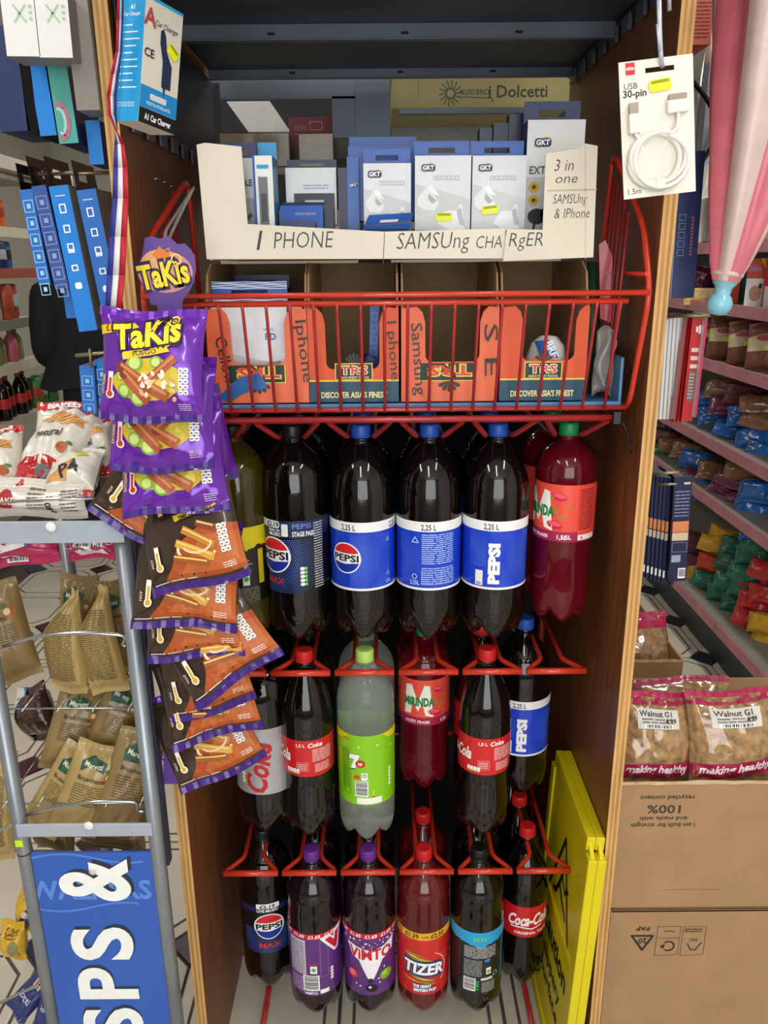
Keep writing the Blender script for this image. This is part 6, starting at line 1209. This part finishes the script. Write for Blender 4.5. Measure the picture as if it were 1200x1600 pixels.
gbox('low yellow patterned display box on the upper right shelf', 1075, 1128, 448, 474, 1.29, .05, 'p_yellow', lambda i, w, h: [i.frame('7a6a1c', -w*.45+k*w*.18, -w*.32+k*w*.18, h*.2, h*.8, .001, 1) for k in range(5)], rz=-20)
gbox('small brown-orange box behind the umbrella knob', 1128, 1150, 440, 482, 1.30, .05, 'p_orange'); gbox('green-topped box behind the umbrella knob', 1140, 1162, 420, 475, 1.36, .05, 'p_green')
loose('film_bag', 'purple film bag on the upper right shelf beside the navy box', 'plum', atX(1092, 436, 1.36), .1, .11, .06, (0, 6, -30), None, 'bag', 2)
loose('film_bag', 'black film bag on the upper right shelf behind the purple one', 'black', atX(1112, 438, 1.42), .12, .1, .06, (0, -8, -30), None, 'bag', 1)
gbox('yellow carton on the top right shelf at the frame edge', 1188, 1212, 316, 378, 1.32, .06, 'p_yellow', lambda i, w, h: i.lines('8a7a1c', -w*.4, w*.4, h*.3, h*.9, 6, 2)); gbox('pale blue and white box on the top right shelf beside the navy box', 1080, 1096, 308, 380, 1.32, .07, 'white_gloss', lambda i, w, h: i.rect('6aa8d0', -w/2, -w*.3, 0, h, 1)); gbox('grey-brown carton beside the pale box on the top right shelf', 1097, 1110, 312, 378, 1.33, .06, 'grey_card'); gbox('red and white carton on the top right shelf by the umbrella', 1176, 1188, 345, 378, 1.33, .05, 'foil_red')
loose('film_bag', 'blue and yellow biscuit bag above the pale box, top right shelf', 'blue', atX(1104, 300, 1.36), .09, .07, .05, (0, 0, -20), None, 'bag', 0)
t = tag(empty('jar', atX(1118, 378, 1.33)), 'glass jar of pale pieces behind the umbrella, top right shelf', 'jar'); MB().lathe([(.026, 0), (.03, .006), (.03, .09), (.022, .105), (.022, .115)], 20).build('body', mat('jar_glass', 'b4a888', .12, var=.4, scale=60), t); MB().lathe([(.024, .112), (.024, .13)], 20).build('lid', MATS['white_gloss'], t)
# ------------------------------------------------------------------ kraft cartons and walnut bags bottom right
XK, YK = .408, 1.17
zt, zm = at(1080, 1222, YK).z, at(1080, 1419, YK).z
def kraft_box(lab, z0, z1, x0, x1, y0, y1, opened):
    t = tag(empty('kraft_carton', ((x0+x1)/2, y0, z0)), lab, 'carton', 'kraft cartons beside the cabinet'); w = (x1-x0)/2; h = z1-z0; d = y1-y0
    f = MB().box(-w, w, 0, .004, 0, h).build('front_wall', MATS['kraft'], t, bevel=.001); MB().box(-w, w, d-.004, d, 0, h).build('back_wall', MATS['kraft'], t)
    for s in (-1, 1): MB().box(s*w-(.004 if s > 0 else 0), s*w+(0 if s > 0 else .004), .004, d-.004, 0, h).build('side_wall', MATS['kraft'], t)
    MB().box(-w+.004, w-.004, .004, d-.004, 0, .004).build('base', MATS['kraft_in'], t)
    if not opened: MB().box(-w, w, 0, d, h-.004, h).build('lid', MATS['kraft'], t)
    else:
        rd = random.Random(4); m = MB(); N = 26
        m.add([(-w+2*w*k/N, -.0006-.002*(k % 3 == 0), h-.004) for k in range(N+1)]+[(-w+2*w*k/N, .0005, h+rd.uniform(.0, .004)) for k in range(N+1)], [(k, k+1, N+2+k, N+1+k) for k in range(N)]); m.build('torn_rim', mat('kraft_torn', 'c4a684', .9, var=.15), t)
    return t, f, w, h
t, f, w, h = kraft_box('opened kraft carton with upside-down recycled-content print, upper of the stack', zm+.002, zt, XK, XK+.56, YK, YK+.36, True)
def KU(px, py): p = at(px, py, YK); return p.x-(XK+.28)
i = Ink(); s_ = (at(1081, 1280, YK).x-at(1080, 1280, YK).x); zz = lambda py: at(1040, py, YK).z-(zm+.002)
for t_, x, y, hh, ww in (('recycled content', 1043, 1243, 8, 84), ('100%', 1038, 1258, 15, 52), ('and made with', 1037, 1276, 7, 74), ('I am built for strength', 1036, 1286, 8, 100)): i.text('3a3026', t_, KU(x, y), zz(y), hh*s_, 1, bold=.015, rot=180, w=ww*s_)
i.line('9a7850', [(KU(1035+k*9, 1390), zz(1390+.02*(k-5)**2)) for k in range(11)], .0012, 1); i.put('print', flat(), f)
t, f, w, h = kraft_box('closed kraft carton with recycling marks, lower of the stack', 0, zm, XK, XK+.56, YK-.004, YK+.36, False)
i = Ink(); zz = lambda py: at(1040, py, YK-.004).z
def KP(px, py): p = at(px, py, YK-.004); return (p.x-(XK+.28), p.z)
a_, b_, c_ = KP(987, 1462), KP(1020, 1462), KP(1003, 1484); i.line('2c2620', [a_, b_, c_, a_], .0042, 1); i.text('2c2620', '20', *KP(1004, 1466), .0115, 2, rot=180); i.text('2c2620', 'PAP', *KP(1005, 1448), .009, 1, rot=180, w=.025, bold=.03)
for x0_, x1_ in ((1022, 1064), (1062, 1104)):
    i.line('4a3c2c', [KP(x0_, 1493), KP(x1_-6, 1491), KP(x1_, 1447), KP(x0_+6, 1448), KP(x0_, 1493)], .0009, 1)
i.line('4a3c2c', [KP(1029, 1466), KP(1061, 1465)], .0009, 1); i.text('4a3c2c', 'Recycle', *KP(1046, 1454), .0042, 1, rot=180); i.ring('2c2620', *KP(1044, 1478), .0105, .0032, 1, n=14, a0=-120, a1=130); i.poly('2c2620', [KP(1030, 1478), KP(1039, 1475), KP(1036, 1483)], 1)
i.text('4a3c2c', 'FSC', *KP(1083, 1466), .007, 1, rot=180); i.line('2c2620', [KP(1074, 1474), KP(1078, 1483), KP(1086, 1484), KP(1092, 1476), KP(1096, 1473)], .0022, 1); i.lines('4a3c2c', KP(1070, 1450)[0], KP(1098, 1450)[0], KP(1080, 1457)[1], KP(1080, 1450)[1], 2, 1); i.put('print', flat(), f)
mat('walnut', '96703f', .55, var=.45, scale=90, bump=.8, bscale=70); mat('film_clear', 'f0eeea', .05, alpha=.10, var=0, coat=1)
mat('walnut_film', '9d7a52', .10, var=.5, scale=70, bump=.45, bscale=60, coat=1)
def art_walnut(txt, num):
    def f(i, w, h):
        i.poly('a8184a', [(-w/2, h*.36), (w/2, h*.38), (w/2, h/2), (-w/2, h/2)], 1); i.poly('a8184a', [(-w*.5, -h*.27), (w*.5, -h*.22), (w*.5, -h*.38), (-w*.5, -h*.43)], 1); i.text('f0e4e8', txt, 0, -h*.345, h*.085, 2, bold=.03, shear=.25, w=w*.85, rot=3); i.rect('d4cfc8', -w*.28, w*.3, h*.13, h*.33, 1)
        i.text('3a3430', 'Walnut G1', -w*.02, h*.255, h*.055, 2, w=w*.46); i.lines('7a746c', -w*.22, w*.22, h*.18, h*.24, 2, 2); i.barcode(-w*.2, w*.2, h*.135, h*.175, 2); i.text('3a3430', num, w*.18, h*.19, h*.05, 3)
    return f
T, L = on_edge((965, 1226), (1079, 1226), 1.215, .165, 22); packet('walnut_bag', 'clear bag of walnuts with crimson bands in the upper carton, next to the plywood', 'bag', L, .165, .06, T, 'walnut_film', art_walnut('making healthy', '4.99'), seed=91, seals=(None, 'foil_pink'), crease=1.8)
T, L = on_edge((1076, 1226), (1216, 1222), 1.205, .165, 22); packet('walnut_bag', 'clear bag of walnuts with crimson bands in the upper carton, at the frame edge', 'bag', L, .165, .06, T, 'walnut_film', art_walnut('making healthy', '4.99'), seed=92, seals=(None, 'foil_pink'), crease=1.8)
T, L = on_edge((1000, 1165), (1150, 1160), 1.36, .13, 30); packet('walnut_bag', 'bag of walnuts behind the front pair, crimson corner showing', 'bag', L, .13, .06, T, 'walnut_film', None, seed=93, seals=('foil_pink', 'foil_pink'), crease=1.8)
# ---- open carton of nut bags further back
y2 = 1.72; a_ = at(985, 1062, y2); b_ = at(1066, 1052, y2)
t, f, w, h = kraft_box('open kraft carton with a nut bag in it, behind the walnut bags', 0, b_.z+.035, XK+.01, b_.x, y2, y2+.34, True)
T, L = on_edge((965, 1055), (1022, 1050), 1.80, .15, 30); packet('nut_bag', 'clear bag of shelled nuts with a crimson top in the rear open carton', 'bag', .2, .16, .07, T, 'walnut_film', lambda i, w, h: i.rect('a8184a', -w/2, w/2, h*.22, h/2, 1), seed=94, crease=2)
# ------------------------------------------------------------------ yellow folding caution sign leaning by the right panel
ysn = tag(empty('caution_sign', T=TR((CX+.336, 1.12, 0), 0, 2.2, 0)), 'yellow plastic folding caution sign leaning against the right panel', 'sign')
mat('sign_yellow', 'd9c813', .35, var=.06, scale=8)
for k, x in enumerate((-.024, -.008)):
    m = MB(); T_ = Matrix.Translation((x, 0, 0)) @ Matrix.Rotation(R(90), 4, 'Z')
    prof = [(0, 0), (.30, 0), (.30, .56), (.28, .6), (.03, .6), (0, .57)]
    m.prism(prof, -.004, .004, T_); l = m.build('leaf', MATS['sign_yellow'], ysn, bevel=.002)
    fr = MB(); 
    for y0_, y1_, z0_, z1_ in ((-.002, .022, 0, .572), (.278, .302, 0, .562), (.02, .28, .575, .602), (.02, .28, .0, .03), (.02, .28, .30, .315)): fr.box(x-.008, x+.0079, y0_, y1_, z0_, z1_)
    fr.build('rim', MATS['sign_yellow'], l, bevel=.002)
    if k == 0:
        i = Ink(); tri = [(.06, .30), (.24, .30), (.15, .49)]; c_ = (.15, .36)
        i.line('17150c', tri+[tri[0]], .010, 1); i.disc('17150c', .155, .43, .012, 1); i.line('17150c', [(.155, .415), (.14, .38), (.165, .36), (.2, .345)], .011, 1); i.line('17150c', [(.14, .38), (.12, .345), (.1, .335)], .011, 1); i.line('17150c', [(.15, .405), (.18, .39), (.2, .41)], .008, 1)
        i.text('17150c', 'Caution', .15, .215, .048, 1, bold=.03, w=.2); i.text('17150c', 'slippery', .15, .155, .032, 1, bold=.02, w=.15); i.text('17150c', 'surface', .15, .105, .032, 1, bold=.02, w=.15)
        i.put('lettering', lambda u, v, l_: (x-.0042-l_, .30-u, v), l)
# ------------------------------------------------------------------ seen through the cabinet behind the tray
YB2 = 1.86
ru = tag(empty('rear_shelving', (CX, YB2, 0)), 'blue-grey steel upright and rails behind the cabinet top', 'shelf')
def rbox(name, px0, px1, py0, py1, Y, d, m, par=ru):
    a = at(px0, py1, Y); b = at(px1, py0, Y); return MB().box(a.x-CX, b.x-CX, Y-YB2, Y-YB2+d, a.z, b.z).build(name, MATS[m] if isinstance(m, str) else m, par)
MB().box(at(556, 200, 1.84).x-CX, at(610, 200, 1.84).x-CX, -.02, .02, 0, at(580, 118, 1.84).z).build('upright', MATS['steel_grey'], ru); rbox('rail', 300, 560, 118, 156, 1.85, .02, 'steel_grey'); rbox('shelf_lip', 624, 820, 168, 178, 1.95, .02, 'steel_grey'); rbox('end_plate', 335, 342, 130, 300, 1.80, .004, 'steel_dark'); rbox('gusset', 520, 556, 150, 220, 1.85, .01, 'steel_grey')
rbox('back_plate', 300, 940, 40, 330, 2.4, .01, mat('rear_dark', '26282a', .6, var=.2)); rbox('rear_board', 612, 800, 170, 330, 2.25, .02, mat('pale_board', '9a9c9e', .6, var=.06))
def rear_thing(name, lab, px0, px1, py0, py1, Y, d, m, art=None, cat='box'):
    a = at(px0, py1, Y); b = at(px1, py0, Y); w = b.x-a.x; o = tag(MB().box(-w/2, w/2, 0, d, 0, b.z-a.z).build(name, m if not isinstance(m, str) else MATS[m], bevel=.002), lab, cat); o.location = ((a.x+b.x)/2, Y, a.z)
    if art: i = Ink(); art(i, w, b.z-a.z); i.put('print', flat(), o)
def art_dolc(i, w, h):
    i.text('2e2a18', 'i Dolcetti', w*.21, h*.30, h*.34, 1, bold=.015, w=w*.33); cx_, cy_ = -w*.17, h*.42
    for k in range(14): i.line('4a4428', [(cx_+h*.18*cos(k*pi/7), cy_+h*.18*sin(k*pi/7)), (cx_+h*.36*cos(k*pi/7+.1), cy_+h*.36*sin(k*pi/7+.1))], h*.04, 1)
    i.disc('4a4428', cx_, cy_, h*.17, 1); i.disc('a49a64', cx_, cy_, h*.11, 2); i.text('3a3420', 'MULINO BIANCO', -w*.03, h*.38, h*.16, 1, bold=.02, w=w*.17); i.line('4a4428', [(-w*.11, h*.32), (w*.06, h*.28), (w*.07, h*.18)], h*.03, 1); i.line('6a6440', [(-w*.35, h*.3), (-w*.35, h*.9)], h*.015, 1)
rear_thing('biscuit_carton', 'pale yellow biscuit carton with dark lettering behind the earphone box', 612, 892, 112, 170, 1.98, .25, mat('pale_yellow', 'a9a06c', .6, var=.05), art_dolc, 'carton')
rear_thing('pink_carton', 'pink-red carton with a small frame print behind the tray, left of the steel upright', 452, 545, 182, 214, 1.98, .2, mat('pink_carton', '8e4450', .55, var=.1), lambda i, w, h: [i.frame('c89aa0', -w*.15, w*.05, h*.35, h*.75, .002, 1), i.lines('b8848c', -w*.42, -w*.2, h*.3, h*.6, 3, 1), i.lines('c89aa0', -w*.4, w*.45, h*.08, h*.2, 1, 1)])
mat('tape_brown', '6b5428', .3, var=.35, scale=50, coat=.3)
rear_thing('taped_parcel', 'brown tape-wrapped parcel behind the open-topped navy box', 467, 521, 207, 262, 1.5, .12, 'tape_brown', None, 'parcel'); rear_thing('taped_parcel', 'brown tape-wrapped parcel behind the cyan box at the left of the tray', 345, 452, 206, 262, 1.52, .12, 'tape_brown', None, 'parcel'); rear_thing('green_carton', 'dark green carton right of the brown parcels', 523, 552, 215, 250, 1.55, .1, mat('dull_green', '3f4630', .6, var=.2))
q = [at(*z_, 2.1) for z_ in ((352, 156), (420, 156), (454, 206), (388, 206))]; MB().prism([(v.x-CX, v.z) for v in q], 2.1-YB2, 2.13-YB2).build('pale_shelf_panel', MATS['white_gloss'], ru)
